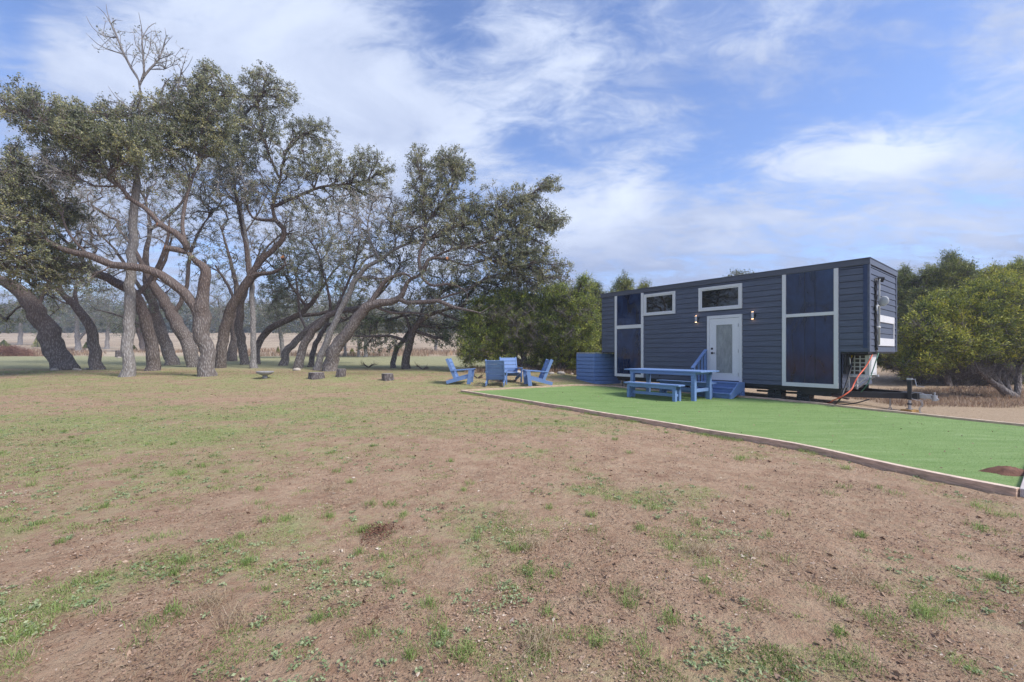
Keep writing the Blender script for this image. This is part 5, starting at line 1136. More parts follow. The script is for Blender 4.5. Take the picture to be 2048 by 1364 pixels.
tree('live_oak', 'thickest grey oak leaning far right, its crown topping the right half of the grove', 'tree', (657, 742),
     [([(657, 742, 34), (662, 718, 31), (673, 695, 29), (690, 670, 27), (708, 645, 25), (724, 624, 25), (744, 609, 22), (780, 604, 17), (798, 596, 15), (808, 583, 14), (815, 565, 13), (826, 556, 13), (842, 550, 12)], -1.0),
      ([(728, 620, 15), (751, 590, 12), (768, 567, 10), (784, 555, 9), (798, 549, 9), (812, 548, 8), (824, 556, 7)], -1.0),
      ([(842, 550, 11), (851, 531, 11), (858, 519, 9), (872, 516, 7), (892, 517, 6)], -1.2), ([(842, 550, 9), (838, 520, 8), (842, 500, 7.5), (850, 482, 7.5), (851, 450, 7), (848, 420, 6), (846, 385, 5), (845, 340, 4)], .2),
      ([(798, 598, 11), (815, 605, 10), (849, 604, 10), (872, 601, 10), (888, 606, 9.5), (905, 613, 9), (930, 619, 8), (962, 626, 6)], -1.4), ([(842, 550, 7), (850, 562, 6.5), (868, 572, 6), (892, 568, 6), (915, 572, 5), (935, 585, 4)], -1.3),
      ([(872, 601, 6), (900, 590, 5), (935, 580, 4.5), (965, 560, 4), (1000, 548, 3)], -.6), ([(850, 482, 6), (880, 468, 5.5), (905, 455, 5), (940, 448, 4.5), (975, 430, 4), (1020, 410, 3.5), (1070, 385, 3)], -.4), ([(858, 519, 6), (900, 500, 5.5), (945, 492, 5), (990, 480, 4.5), (1040, 470, 3.5), (1080, 450, 3)], -1),
      ([(851, 450, 5), (880, 410, 4.5), (905, 370, 4), (910, 330, 3)], .4), ([(744, 609, 8), (780, 625, 7), (820, 625, 6), (860, 630, 5)], -.4), ([(945, 492, 4), (980, 520, 3.6), (1030, 540, 3)], -.8), ([(892, 517, 5), (930, 530, 4.5), (970, 520, 4), (1010, 510, 3)], -1)],
     [(838, 340, 24, 44, 30, .2, 'f'), (900, 322, 30, 22, 24, .4, 'f'), (890, 350, 36, 34, 34, .4, 'f'), (925, 345, 24, 22, 14, .3, 'f'), (842, 400, 36, 40, 36, .2, 'f'), (890, 410, 50, 40, 46, .2, 'f'), (935, 425, 50, 32, 38, -.1, 'f'), (985, 430, 46, 30, 34, -.3, 'f'), (1045, 405, 44, 32, 42, -.4, 'f'),
      (1095, 372, 24, 14, 16, -.4, 'f'), (1000, 400, 60, 30, 24, -.3, 's'), (870, 470, 60, 40, 34, -.2, 's'), (950, 460, 70, 40, 40, -.5, 'f'), (1075, 560, 60, 26, 30, -.4, 's'), (1120, 440, 14, 12, 6, -.5, 'f'), (760, 560, 60, 40, 20, .4, 's'), (1098, 440, 22, 26, 18, -.5, 'f'), (1050, 450, 56, 34, 50, -.6, 'd'), (1000, 480, 60, 34, 46, -.7, 'f'), (930, 490, 60, 34, 36, -.6, 's'), (1040, 505, 54, 34, 50, -.8, 'd'), (1090, 530, 44, 30, 24, -.6, 's'), (990, 530, 60, 28, 34, -.8, 's'), (905, 545, 60, 26, 20, -.8, 's'), (1120, 545, 24, 22, 12, -.3, 's'), (820, 455, 36, 30, 18, 0, 's'), (860, 600, 60, 20, 12, -.4, 's'), (1050, 555, 50, 22, 22, -.6, 'f')],
     leaf='oakleaf', group=OG, per=44, cuts=[(894, 517, 7, .6, 0)], flare=.8)
tree('live_oak', 'reddish oak by the chairs with a low crown, rightmost trunk of the grove', 'tree', (811, 738),
     [([(811, 738, 19), (813, 712, 18), (818, 685, 18), (826, 662, 16), (836, 648, 14), (854, 633, 12), (875, 624, 10), (900, 617, 8), (925, 612, 6)], -.6),
      ([(826, 662, 9), (850, 668, 8), (870, 676, 7), (884, 674, 5)], -.4), ([(822, 672, 8), (815, 640, 7), (800, 625, 6), (770, 615, 5)], .6), ([(854, 633, 7), (880, 590, 6), (920, 560, 5)], .4), ([(836, 648, 6), (870, 655, 5), (905, 655, 4), (930, 640, 3), (940, 628, 2)], .2), ([(875, 624, 6), (915, 640, 4), (950, 648, 3)], -.4),
      ([(815, 690, 8), (780, 672, 7), (740, 673, 6), (705, 672, 4)], -.3)],
     [(980, 560, 90, 40, 50, 0, 's'), (860, 560, 80, 50, 44, .4, 's'), (960, 590, 60, 30, 36, -.2, 'f'), (1010, 575, 50, 24, 24, -.2, 'f'), (930, 640, 44, 26, 22, .2, 'f'), (880, 675, 44, 18, 16, 0, 'f'), (770, 690, 60, 12, 14, 0, 'f'), (760, 640, 50, 20, 16, .5, 'f'), (885, 580, 50, 20, 16, .2, 's')], leaf='oakgreen', bark='barkdark', group=OG, lowok=False)
tree('live_oak', 'small brown stem leaning into the rightmost oak trunk of the grove', 'tree', (786, 736),
     [([(786, 736, 12), (788, 715, 12), (796, 696, 11), (808, 678, 10), (822, 660, 8), (840, 630, 6), (850, 600, 4)], .5), ([(822, 660, 5), (860, 650, 4), (900, 650, 3)], .6)],
     [(860, 600, 40, 24, 14, .5, 's'), (900, 655, 40, 20, 14, .6, 'f')], leaf='oakgreen', bark='bark', group=OG)

# -- two oaks out of the frame to the left: only the window panes mirror them
for k, (x, y) in enumerate(((-24, 8.5), (-27, 3.0))):
    src = [o for o in C.objects if o.get('label', '').startswith('thickest grey oak')][0]; r = src.copy(); C.objects.link(r); r.location = (x, y, 0); r.rotation_euler = (0, 0, R(80+60*k))
    for c_ in src.children:
        if c_.name.startswith('branch'): continue
        q = c_.copy(); C.objects.link(q); q.parent = r
    r['label'] = 'oak beyond the left edge of the photo, seen only mirrored in the high windows'; r['group'] = 'oaks mirrored in the windows'
# -- small oaks standing on the mown ground behind the grove
def midoak(base, wd, lean, blobs, label, bark='barkgrey', extra=(), dark='oakgrey', per=34):
    u, v = base; top = (u+lean, v-62)
    blobs = [(a, b+4, c*1.3, d*1.25, int(e*1.9), f, g) for a, b, c, d, e, f, g in blobs]+[(u, v-72, 62, 26, 20, .6, 's')]
    L = [([(u, v, wd), (u+lean*.3, v-20, wd*.85), (u+lean*.7, v-42, wd*.72), (top[0], top[1], wd*.55), (top[0]+lean*.6, top[1]-30, wd*.4)], .5)]+[(e, 1.0) for e in extra]
    return tree('live_oak', label, 'tree', base, L, blobs, leaf=dark, bark=bark, group='oaks on the mown ground behind the grove', per=per, size=.13, rad=.62, twigs=3, tip=.02, step=.7, spread=1.2)
midoak((157, 704), 12, -4, [(150, 610, 48, 30, 26, 0, 'f'), (110, 580, 40, 30, 20, 0, 'f'), (190, 590, 36, 30, 20, 0, 'f')], 'small grey forked oak beyond the leftmost trunks', extra=[[(156, 680, 7), (172, 662, 6), (176, 640, 5)]])
midoak((214, 698), 9, 3, [(220, 640, 34, 20, 18, 0, 'f'), (210, 600, 50, 30, 26, 0, 's')], 'thin grey oak seen left of the straight pale trunk')
midoak((288, 703), 13, -14, [(270, 640, 40, 20, 20, 0, 'f'), (300, 610, 50, 30, 26, 0, 'f')], 'reddish forked oak seen between the pale trunk and the dark trunks', 'barkdark', [[(282, 684, 7), (288, 672, 6), (290, 655, 5)]], 'oakgreen')
midoak((567, 716), 12, -8, [(545, 620, 50, 36, 32, 0, 's'), (580, 600, 50, 36, 30, 0, 's')], 'grey oak seen between the cluster and the first slim leaning trunk')
midoak((731, 714), 9, -1, [(735, 640, 56, 28, 34, 0, 'f'), (780, 620, 46, 28, 26, 0, 's'), (690, 650, 46, 22, 22, 0, 'f')], 'small upright oak beyond the thick leaning trunk', extra=[[(731, 688, 5), (748, 682, 4), (756, 672, 3)]])
midoak((717, 714), 6, 1, [(700, 620, 40, 24, 18, 0, 's')], 'very thin grey oak beside the small upright oak')
midoak((872, 702), 7, 2, [(880, 650, 44, 22, 24, 0, 'f'), (850, 640, 40, 24, 20, 0, 's'), (915, 650, 40, 22, 20, 0, 'f')], 'far small oak seen right of the rightmost grove trunk')
midoak((446, 704), 8, 2, [(440, 630, 50, 34, 26, 0, 's'), (400, 600, 50, 34, 24, 0, 's')], 'grey oak glimpsed between the two central trunks')
midoak((40, 690), 9, 2, [(40, 615, 70, 34, 46, 0, 'f'), (90, 640, 50, 26, 26, 0, 'f'), (-20, 620, 50, 34, 24, 0, 'f')], 'green oak standing in the field at the far left', dark='oakgreen')
midoak((690, 712), 7, 2, [(660, 640, 40, 24, 18, 0, 's'), (640, 600, 50, 30, 22, 0, 's')], 'slender grey oak glimpsed between the third and fourth slim trunks')

# -- junipers
CG = 'junipers behind the house and chairs'
def cedar(label, base, limbs, blobs, leaf='cedar', per=120, size=.085, rad=.37, bark='barkdark', **kw):
    s = Tree(base); first = True
    for L in limbs: s.limb(L[0], L[1], trunk=False, jit=.3, join=not first); first = False
    blobs = [(u, v, ru, rv, int(n*(kw.get('fill', 1.45) if k != 'b' else 1.6)), dy, k) for (u, v, ru, rv, n, dy, k) in blobs]
    s.sprout = kw.get('sprout', True)
    s.grow(blobs, kw.get('spread', 1.0), .36); s.radii(.012)
    root = thing('juniper', label, 'juniper', s.base, 0, CG)
    s.mesh(root, M[bark], .8)
    # upswept feathery sprays
    LP = []; LD = []; LC = []
    for idx, kind in s.tips:
        c = np.array(s.pos[idx]-s.base); cl = RNG.random(); n = int(per*{'f': 1, 'd': 1.5, 's': .5, 'b': .0}[kind])
        if n == 0: continue
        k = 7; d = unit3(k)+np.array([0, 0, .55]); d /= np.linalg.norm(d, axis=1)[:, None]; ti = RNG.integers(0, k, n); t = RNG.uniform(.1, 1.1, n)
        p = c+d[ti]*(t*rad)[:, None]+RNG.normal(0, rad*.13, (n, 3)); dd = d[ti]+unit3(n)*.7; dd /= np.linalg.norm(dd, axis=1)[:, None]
        LP.append(p); LD.append(dd); LC.append(np.clip(cl*.8+.1+(t-.6)*.75+RNG.normal(0, .05, n), 0, 1))  # needle colour darkens toward the spray centre, painting in the inner shade
    p = np.vstack(LP); d = np.vstack(LD); cl = np.concatenate(LC); n = len(p); w = np.cross(d, unit3(n)); w /= np.linalg.norm(w, axis=1)[:, None]+1e-9
    L = RNG.uniform(.6, 1.4, n)[:, None]*size; W_ = L*.30
    V = np.stack([p-d*L*.5, p+w*W_*.5, p+d*L*.5, p-w*W_*.5], 1).reshape(-1, 3)
    LV, LQ, LCc = V, np.arange(n*4).reshape(-1, 4), np.repeat(cl, 4)
    # dead grey twigs showing inside
    T = []
    for idx, kind in s.tips:
        c = np.array(s.pos[idx]-s.base)
        for q in range(4 if kind != 'b' else 14):
            dr = unit3(1)[0]+np.array([0, 0, .25]); dr /= np.linalg.norm(dr); T.append((c, c+dr*rad*RNG.uniform(.6, 1.5)))
    T = np.array(T); a = T[:, 0]; b = T[:, 1]; d = b-a; n = len(a); s1 = np.cross(d, unit3(n)); s1 /= np.linalg.norm(s1, axis=1)[:, None]; s2 = np.cross(d, s1); s2 /= np.linalg.norm(s2, axis=1)[:, None]; w = .009
    tr = [s1*w, (-.5*s1+.87*s2)*w, (-.5*s1-.87*s2)*w]; V = np.stack([a+tr[0], a+tr[1], a+tr[2], b+tr[0]*.4, b+tr[1]*.4, b+tr[2]*.4], 1).reshape(-1, 3); k = np.arange(n)*6
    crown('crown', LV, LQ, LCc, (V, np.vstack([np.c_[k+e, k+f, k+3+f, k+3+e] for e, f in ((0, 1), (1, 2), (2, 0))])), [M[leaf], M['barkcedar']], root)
# right side, at the edge of the straw ground
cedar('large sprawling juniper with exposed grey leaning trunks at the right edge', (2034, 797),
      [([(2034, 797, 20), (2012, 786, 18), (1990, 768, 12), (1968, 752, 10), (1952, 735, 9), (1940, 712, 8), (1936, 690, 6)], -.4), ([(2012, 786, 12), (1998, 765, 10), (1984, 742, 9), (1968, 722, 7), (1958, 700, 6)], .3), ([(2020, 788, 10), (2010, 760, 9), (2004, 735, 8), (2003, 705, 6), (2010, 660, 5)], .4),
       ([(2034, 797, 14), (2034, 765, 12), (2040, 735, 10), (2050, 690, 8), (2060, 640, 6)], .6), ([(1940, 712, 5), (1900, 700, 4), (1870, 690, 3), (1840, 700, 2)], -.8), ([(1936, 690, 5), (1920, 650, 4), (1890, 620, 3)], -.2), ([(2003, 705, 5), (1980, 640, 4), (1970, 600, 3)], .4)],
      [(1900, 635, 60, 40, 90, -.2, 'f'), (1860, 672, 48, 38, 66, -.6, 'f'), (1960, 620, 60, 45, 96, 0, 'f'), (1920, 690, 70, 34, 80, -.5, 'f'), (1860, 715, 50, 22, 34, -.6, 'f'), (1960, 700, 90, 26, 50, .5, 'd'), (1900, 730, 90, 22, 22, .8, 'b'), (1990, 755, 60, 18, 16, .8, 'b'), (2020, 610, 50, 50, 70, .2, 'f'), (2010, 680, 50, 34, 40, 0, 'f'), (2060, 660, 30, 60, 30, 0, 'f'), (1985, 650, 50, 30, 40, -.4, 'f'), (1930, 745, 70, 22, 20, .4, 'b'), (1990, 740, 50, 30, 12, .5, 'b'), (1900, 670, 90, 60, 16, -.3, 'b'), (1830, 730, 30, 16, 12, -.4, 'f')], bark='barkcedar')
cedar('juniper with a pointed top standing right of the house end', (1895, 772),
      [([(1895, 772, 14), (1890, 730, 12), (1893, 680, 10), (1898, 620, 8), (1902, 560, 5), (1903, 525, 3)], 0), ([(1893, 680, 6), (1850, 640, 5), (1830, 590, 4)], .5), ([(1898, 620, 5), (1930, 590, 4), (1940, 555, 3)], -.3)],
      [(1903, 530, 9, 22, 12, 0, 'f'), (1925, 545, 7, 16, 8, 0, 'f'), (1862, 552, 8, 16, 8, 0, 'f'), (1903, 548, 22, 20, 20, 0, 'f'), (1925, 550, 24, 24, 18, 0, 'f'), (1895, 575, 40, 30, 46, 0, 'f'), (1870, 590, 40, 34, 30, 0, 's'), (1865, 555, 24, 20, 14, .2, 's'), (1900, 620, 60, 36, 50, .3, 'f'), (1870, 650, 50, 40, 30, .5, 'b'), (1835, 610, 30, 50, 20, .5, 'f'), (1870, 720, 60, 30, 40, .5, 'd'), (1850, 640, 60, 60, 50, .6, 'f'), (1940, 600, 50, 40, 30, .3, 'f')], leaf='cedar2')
cedar('dark juniper showing past the corner of the house', (1812, 762),
      [([(1812, 762, 14), (1815, 720, 12), (1812, 670, 9), (1808, 610, 7), (1808, 565, 4)], 0), ([(1815, 720, 6), (1780, 705, 5), (1750, 700, 4)], .3), ([(1812, 670, 5), (1840, 650, 4)], .4)],
      [(1808, 556, 8, 18, 10, 0, 'f'), (1826, 566, 7, 14, 6, 0, 'f'), (1808, 570, 18, 14, 12, 0, 'f'), (1812, 590, 28, 24, 30, 0, 'f'), (1820, 640, 34, 40, 40, 0, 'f'), (1825, 690, 34, 36, 34, 0, 'f'), (1770, 715, 40, 22, 34, .3, 'd'), (1840, 740, 44, 20, 24, .2, 'f'), (1835, 600, 22, 30, 14, .3, 'b')], leaf='cedar2')
cedar('juniper with a rounded green top behind the sprawling juniper', (2000, 768),
      [([(2000, 768, 14), (2000, 700, 12), (1998, 630, 9), (1995, 575, 6)], 0), ([(1998, 630, 6), (2035, 580, 5), (2045, 550, 3)], .2), ([(2000, 700, 6), (1965, 600, 5), (1970, 560, 3)], 0)],
      [(1990, 548, 8, 14, 8, 0, 'f'), (2040, 540, 9, 14, 9, .2, 'f'), (2010, 556, 7, 12, 6, 0, 'f'), (1985, 565, 36, 18, 34, 0, 'f'), (2035, 560, 40, 26, 44, .2, 'f'), (1975, 600, 40, 30, 40, 0, 'f'), (2020, 610, 60, 40, 50, .3, 'f'), (1975, 720, 70, 34, 60, .6, 'd'), (2040, 720, 40, 40, 30, .6, 'd')], leaf='cedar')
cedar('low dark tangled juniper filling the gap below the overhanging house end', (1835, 768),
      [([(1835, 768, 10), (1840, 745, 8), (1845, 720, 6)], 0), ([(1835, 768, 9), (1800, 740, 7), (1775, 715, 5)], 0), ([(1835, 768, 9), (1880, 755, 7), (1930, 745, 5), (1970, 750, 4)], 0)],
      [(1785, 700, 36, 24, 30, 0, 'd'), (1830, 708, 46, 24, 44, 0, 'd'), (1885, 728, 54, 20, 40, 0, 'd'), (1950, 742, 60, 18, 40, 0, 'd'), (1820, 740, 50, 14, 14, 0, 'b'), (1900, 752, 70, 12, 20, 0, 'b'), (2010, 750, 50, 18, 24, 0, 'd')], leaf='cedar2')
# behind the left end of the house
cedar('juniper with a spire top rising over the left end of the house roof', (1215, 742),
      [([(1215, 742, 14), (1220, 690, 12), (1230, 640, 9), (1240, 590, 6), (1246, 565, 3)], 0), ([(1230, 640, 5), (1270, 610, 4), (1288, 580, 3)], .5), ([(1220, 690, 6), (1190, 640, 5), (1192, 585, 3)], -.3)],
      [(1246, 575, 16, 16, 14, 0, 'f'), (1240, 600, 34, 18, 26, 0, 'f'), (1288, 580, 10, 16, 8, .4, 'f'), (1275, 600, 24, 14, 14, .3, 'f'), (1190, 590, 12, 22, 12, -.2, 'f'), (1190, 635, 30, 40, 46, -.1, 'f'), (1215, 690, 36, 34, 40, 0, 'f'), (1190, 700, 34, 26, 30, 0, 'f')], leaf='cedar2')
cedar('wide pale green juniper directly behind the garden chairs', (1050, 742),
      [([(1050, 742, 16), (1046, 715, 14), (1040, 685, 11), (1030, 650, 8), (1020, 610, 5)], 0), ([(1050, 742, 10), (1072, 712, 9), (1085, 680, 7), (1095, 640, 5)], .3), ([(1046, 725, 9), (1015, 700, 8), (985, 680, 6), (960, 660, 4)], -.4), ([(1050, 742, 9), (1030, 722, 8), (1008, 715, 6), (990, 712, 4)], -.3)],
      [(1020, 605, 50, 24, 54, 0, 'f'), (970, 650, 46, 30, 56, -.2, 'f'), (1020, 650, 60, 34, 84, 0, 'f'), (1075, 640, 50, 40, 66, .2, 'f'), (955, 690, 40, 26, 40, -.3, 'f'), (1010, 690, 50, 26, 46, -.1, 'f'), (1070, 685, 40, 26, 34, .1, 'f'), (940, 718, 24, 18, 14, -.3, 'f'), (1080, 605, 60, 26, 30, .1, 'f'), (1090, 720, 50, 20, 24, .5, 'd'), (980, 620, 40, 24, 24, 0, 'f'), (1000, 718, 26, 10, 10, -.3, 'f'), (1030, 650, 80, 50, 30, -.6, 'b')], leaf='cedar3', fill=1.0)
cedar('bushy juniper between the chairs and the blue slatted screen', (1120, 744),
      [([(1120, 744, 16), (1118, 715, 13), (1122, 680, 10), (1130, 640, 8), (1135, 600, 5)], 0), ([(1120, 744, 10), (1140, 715, 9), (1155, 690, 7), (1165, 650, 5)], .2), ([(1118, 720, 9), (1098, 700, 7), (1085, 680, 5)], .1)],
      [(1130, 600, 34, 26, 36, 0, 'f'), (1110, 640, 40, 34, 50, 0, 'f'), (1155, 640, 40, 44, 60, 0, 'f'), (1170, 600, 16, 26, 16, 0, 'f'), (1130, 685, 46, 30, 46, 0, 'f'), (1168, 690, 30, 28, 30, .1, 'f'), (1130, 640, 50, 60, 20, -.2, 'b'), (1150, 720, 50, 18, 24, .4, 'd'), (1170, 570, 16, 16, 10, 0, 'f'), (1110, 590, 40, 20, 20, 0, 'f')], leaf='cedar3', fill=1.0)
cedar('low juniper behind the blue slatted screen, under the raised end of the house', (1195, 748),
      [([(1195, 748, 8), (1198, 725, 7), (1205, 700, 5), (1210, 680, 3)], 0), ([(1195, 748, 7), (1175, 725, 5), (1165, 710, 3)], 0)],
      [(1205, 705, 34, 14, 36, 0, 'f'), (1175, 710, 30, 20, 28, 0, 'f'), (1215, 690, 20, 20, 16, 0, 'f'), (1150, 730, 24, 14, 10, 0, 's')], leaf='cedar2')
tree('live_oak', 'oak whose grey top just shows over the house roof line', 'tree', (1478, 722),
     [([(1478, 722, 12), (1478, 660, 10), (1480, 610, 8), (1480, 575, 5)], 0)], [(1480, 556, 26, 9, 14, 0, 'f'), (1480, 580, 34, 16, 14, 0, 's')], leaf='oakgrey', bark='bark', size=.12, rad=.5)
def sapling(u, v, w, hh, label):
    s = Tree((u, v)); s.limb([(u, v, 2.5), (u, v-hh*.5, 1.6), (u, v-hh*.97, .8)], 0, trunk=False, join=False, jit=0); root = thing('juniper_sapling', label, 'sapling', s.base, 0, 'small junipers dotting the field')
    s.radii(); s.mesh(root, M['barkdark'], .3); sc_ = s.Y/F; H = hh*sc_; n = 1100; t = RNG.random(n)**1.3; r = (1-t)*w/2*sc_*(.35+.65*RNG.random(n)); a = RNG.uniform(0, 2*np.pi, n)
    V, Q, c = flakes(np.cos(a)*r, np.sin(a)*r, t*H+.05, RNG.uniform(.06, .14, n)*s.Y/45, 1.0, .35); np_mesh('crown', V, Q, 4, M['cedar2'], root, {'clump': ('POINT', c)})
sapling(75, 694, 20, 24, 'cone shaped young juniper in the field near the left edge'); sapling(172, 697, 12, 12, 'tiny juniper right of the small grey forked oak'); sapling(556, 706, 8, 12, 'tiny yellowish juniper beyond the cluster')
sapling(704, 709, 16, 12, 'low round juniper beyond the thick leaning trunk'); sapling(268, 701, 12, 10, 'tiny juniper near the reddish forked oak'); sapling(8, 694, 26, 14, 'grey green bushy young juniper above the brush pile')
# far woods
def woods():
    VV = []; QQ = []; CC = []; o = 0
    n = 90000; x = RNG.uniform(-260, 150, n); row = RNG.integers(0, 3, n); y = 150+row*16+RNG.normal(0, 3, n); hgt = 1.15*(7.5+5.5*fbm(x*.09, row*7.3, 201, 3)+2.0*(vnoise(x*.35, row*3.1, 203)-.5))*(.75+.12*row)
    t = RNG.random(n); z = gz(x, y)+hgt*t
    v, q, c = flakes(x, y, z, RNG.uniform(.5, 1.3, n), 1.0, .7); 
    ob = np_mesh('distant_woods', v, q, 4, M['farleaf'], None, {'clump': ('POINT', c)}); tag(ob, 'hazy line of woods along the far side of the field', 'woods', kind='stuff')
woods()
# ------------------------------------------------------------------ sky, light, camera
def world():
    w = bpy.data.worlds.new('World'); S.world = w; w.use_nodes = True; t = w.node_tree; t.nodes.clear()
    def n(k, **kw):
        x = t.nodes.new(k)
        for a, b in kw.items(): setattr(x, a, b)
        return x
    def val(x, inp):
        if isinstance(x, tuple): t.links.new(x[0].outputs[x[1]], inp)
        else: inp.default_value = x
    def mt(op, a, b=0.0, c=None):
        m = n('ShaderNodeMath', operation=op); val(a, m.inputs[0]); val(b, m.inputs[1])
        if c is not None: val(c, m.inputs[2])
        return (m, 0)
    out = n('ShaderNodeOutputWorld'); bg = n('ShaderNodeBackground'); bg.inputs[1].default_value = SKYS
    sky = n('ShaderNodeTexSky'); sky.sky_type = 'NISHITA'; sky.sun_disc = False; sky.sun_elevation = SUNE; sky.sun_rotation = SUNR; sky.altitude = 300; sky.air_density = 1.0; sky.dust_density = .6; sky.ozone_density = 3.0
    tc = n('ShaderNodeTexCoord'); sp = n('ShaderNodeSeparateXYZ'); t.links.new(tc.outputs['Generated'], sp.inputs[0])
    x, y, z = (sp, 0), (sp, 1), (sp, 2)
    az = mt('ARCTAN2', x, y); el = mt('ARCSINE', z)
    zz = mt('ADD', mt('MAXIMUM', z, 0.0), .22); px = mt('DIVIDE', x, zz); py = mt('DIVIDE', y, zz)
    cb = n('ShaderNodeCombineXYZ'); val(px, cb.inputs[0]); val(py, cb.inputs[1])
    def noise(scale, detail, rough, dist, off=(0, 0, 0), rot=0, sc=(1, 1, 1)):
        mp = n('ShaderNodeMapping'); mp.inputs['Location'].default_value = off; mp.inputs['Rotation'].default_value = (0, 0, R(rot)); mp.inputs['Scale'].default_value = sc; t.links.new(cb.outputs[0], mp.inputs[0])
        q = n('ShaderNodeTexNoise'); q.inputs['Scale'].default_value = scale; q.inputs['Detail'].default_value = detail; q.inputs['Roughness'].default_value = rough; q.inputs['Distortion'].default_value = dist; t.links.new(mp.outputs[0], q.inputs[0]); return (q, 0)
    n1 = noise(2.1, 12, .60, .5, (3.2, 1.1, 0), 25, (1, 1.35, 1)); n2 = noise(6.5, 12, .68, .9, (1, 7, 0), 25, (1, 1.9, 1)); n3 = noise(.7, 3, .5, .2, (9, 4, 0))
    def blob(u, v, ru, rv, amp, tilt=0):
        a0 = math.atan2(u-CX, F); e0 = math.atan2((HZ-v), math.hypot(u-CX, F)); ra = ru/F*math.cos(a0)**2; re = rv/F*math.cos(a0)
        da = mt('SUBTRACT', az, a0); de = mt('SUBTRACT', el, e0); c, s_ = math.cos(tilt), math.sin(tilt)
        p = mt('ADD', mt('MULTIPLY', da, c), mt('MULTIPLY', de, s_)); q = mt('SUBTRACT', mt('MULTIPLY', de, c), mt('MULTIPLY', da, s_))
        p = mt('DIVIDE', p, ra); q = mt('DIVIDE', q, re); d = mt('ADD', mt('MULTIPLY', p, p), mt('MULTIPLY', q, q))
        return mt('MULTIPLY', mt('POWER', 2.718, mt('MULTIPLY', d, -1.0)), amp)
    m = mt('ADD', mt('MULTIPLY', mt('SUBTRACT', n1, .5), 2.1), mt('MULTIPLY', mt('SUBTRACT', n2, .5), 1.3)); m = mt('ADD', m, .44)
    for b in BLOBS: m = mt('ADD', m, blob(*b))
    # milky air near the horizon
    hz_ = mt('MULTIPLY', mt('POWER', 2.718, mt('MULTIPLY', mt('MAXIMUM', el, 0.0), -6.0)), .60); m = mt('ADD', m, hz_)
    ramp = n('ShaderNodeValToRGB'); e = ramp.color_ramp.elements; e[0].position = .08; e[0].color = (0, 0, 0, 1); e[1].position = 1.15 if False else 1.0; e[1].color = (1, 1, 1, 1); val(m, ramp.inputs[0]); ramp.color_ramp.interpolation = 'EASE'
    # cloud colour: grey-lilac where thick and low, whiter where thin
    cr = n('ShaderNodeValToRGB'); e = cr.color_ramp.elements; e[0].position = .30; e[0].color = (*CLD, 1); e[1].position = .68; e[1].color = (*CLB, 1)
    shade = mt('ADD', mt('MULTIPLY', n3, .35), mt('MULTIPLY', n1, .65))
    shade = mt('SUBTRACT', shade, mt('MULTIPLY', mt('POWER', 2.718, mt('MULTIPLY', mt('MAXIMUM', el, 0.0), -5.0)), .22))
    for b in SHADE: shade = mt('ADD', shade, blob(*b))
    val(shade, cr.inputs[0])
    tint = n('ShaderNodeMix', data_type='RGBA', blend_type='MULTIPLY'); tint.inputs[0].default_value = 1; t.links.new(sky.outputs[0], tint.inputs[6]); tint.inputs[7].default_value = (*TINT, 1)
    sc = n('ShaderNodeVectorMath', operation='SCALE'); t.links.new(cr.outputs[0], sc.inputs[0]); sc.inputs['Scale'].default_value = CLS
    mx = n('ShaderNodeMix', data_type='RGBA'); t.links.new(ramp.outputs[0], mx.inputs[0]); t.links.new(tint.outputs[2], mx.inputs[6]); t.links.new(sc.outputs[0], mx.inputs[7])
    t.links.new(mx.outputs[2], bg.inputs[0]); t.links.new(bg.outputs[0], out.inputs[0])
SKYS = .10; SUNE = R(48); SUNAZ = 118   # sun azimuth measured clockwise from the view direction (+Y)
SUNR = R(SUNAZ)
TINT = (1.16, 1.16, 1.34); CLD = (.26, .315, .47); CLB = (.53, .59, .715); CLS = 9.2
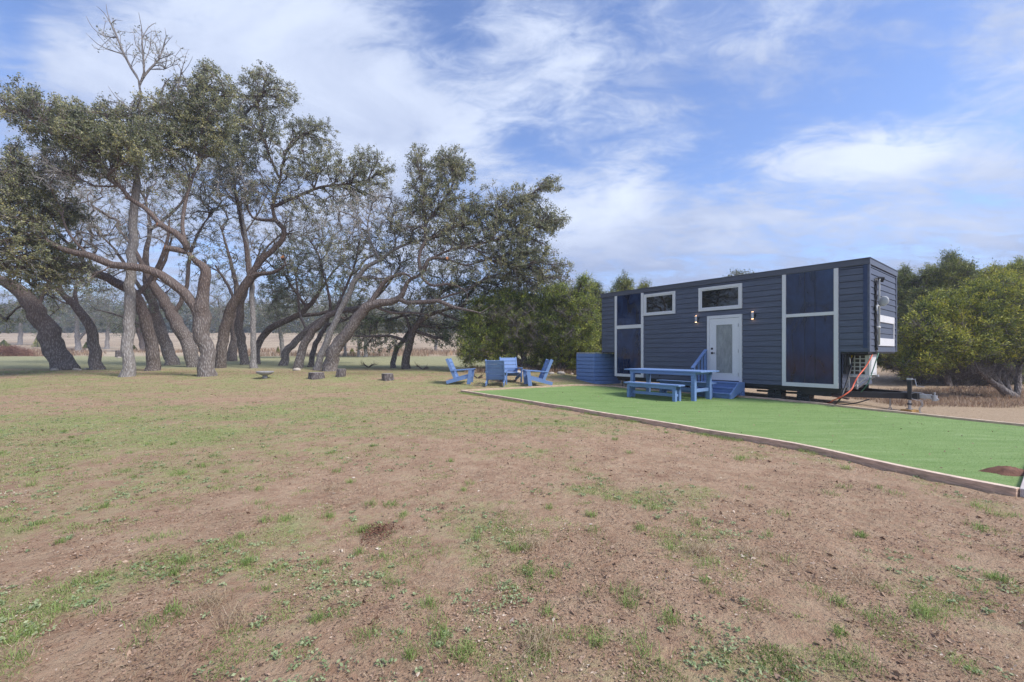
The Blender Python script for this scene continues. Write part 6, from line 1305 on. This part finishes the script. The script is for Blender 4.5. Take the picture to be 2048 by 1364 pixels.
BLOBS = [(560, 130, 360, 170, .65), (740, 300, 200, 160, .45), (120, 330, 300, 120, .35), (1170, 430, 130, 70, .45), (1400, 440, 260, 50, .35, .15), (1760, 330, 270, 36, .30, -.30), (2000, 90, 90, 60, .25), (1300, 190, 160, 60, .15), (930, 190, 120, 60, .25, .4), (1560, 120, 140, 60, .2),
         (20, 50, 70, 70, -.5), (900, 60, 90, 80, -.45), (1040, 260, 200, 60, -.30), (1500, 300, 260, 80, -.25), (1850, 200, 200, 60, -.30), (1500, 20, 200, 60, -.15), (1130, 560, 200, 80, .1), (1300, 500, 400, 60, .05)]
SHADE = [(650, 120, 300, 160, .12), (1180, 430, 120, 60, .18), (1800, 310, 220, 40, .18), (1150, 560, 300, 60, -.15), (1650, 560, 500, 60, -.12), (500, 640, 600, 60, -.05), (400, 330, 300, 60, -.06)]
world()
sd = bpy.data.lights.new('sun', 'SUN'); sd.energy = 2.5; sd.angle = R(17); sd.color = (1, .955, .90)
so = bpy.data.objects.new('sun', sd); C.objects.link(so)
ea = R(SUNAZ); dirv = Vector((math.sin(ea)*math.cos(SUNE), math.cos(ea)*math.cos(SUNE), math.sin(SUNE)))
so.rotation_euler = dirv.to_track_quat('Z', 'Y').to_euler(); so.location = (0, 0, 30)
cd = bpy.data.cameras.new('camera'); cam = bpy.data.objects.new('camera', cd); C.objects.link(cam); S.camera = cam
cam.location = (0, 0, CAMH); cam.rotation_euler = (R(90), 0, 0); cd.sensor_width = 36; cd.lens = 36*F/2048; cd.shift_y = (HZ-682)/2048; cd.clip_start = .05; cd.clip_end = 3000
S.view_settings.view_transform = 'Standard'; S.view_settings.look = 'None'; S.view_settings.gamma = 1; S.view_settings.exposure = .82
S.render.engine = 'CYCLES'
S.cycles.max_bounces = 5; S.cycles.diffuse_bounces = 2; S.cycles.glossy_bounces = 2; S.cycles.transmission_bounces = 2

HAZE = 0.0012
if HAZE:
    n = N('thin_air'); n.t.nodes.remove(n.b); v = n.n('ShaderNodeVolumePrincipled'); v.inputs['Color'].default_value = (.80, .86, 1, 1); v.inputs['Density'].default_value = HAZE; v.inputs['Anisotropy'].default_value = .2
    n.l(v, 0, n.out, 1); b = MB(); b.box((-430, -125, -2), (430, 440, 34)); tag(b.build('haze', n.m), kind='stuff')
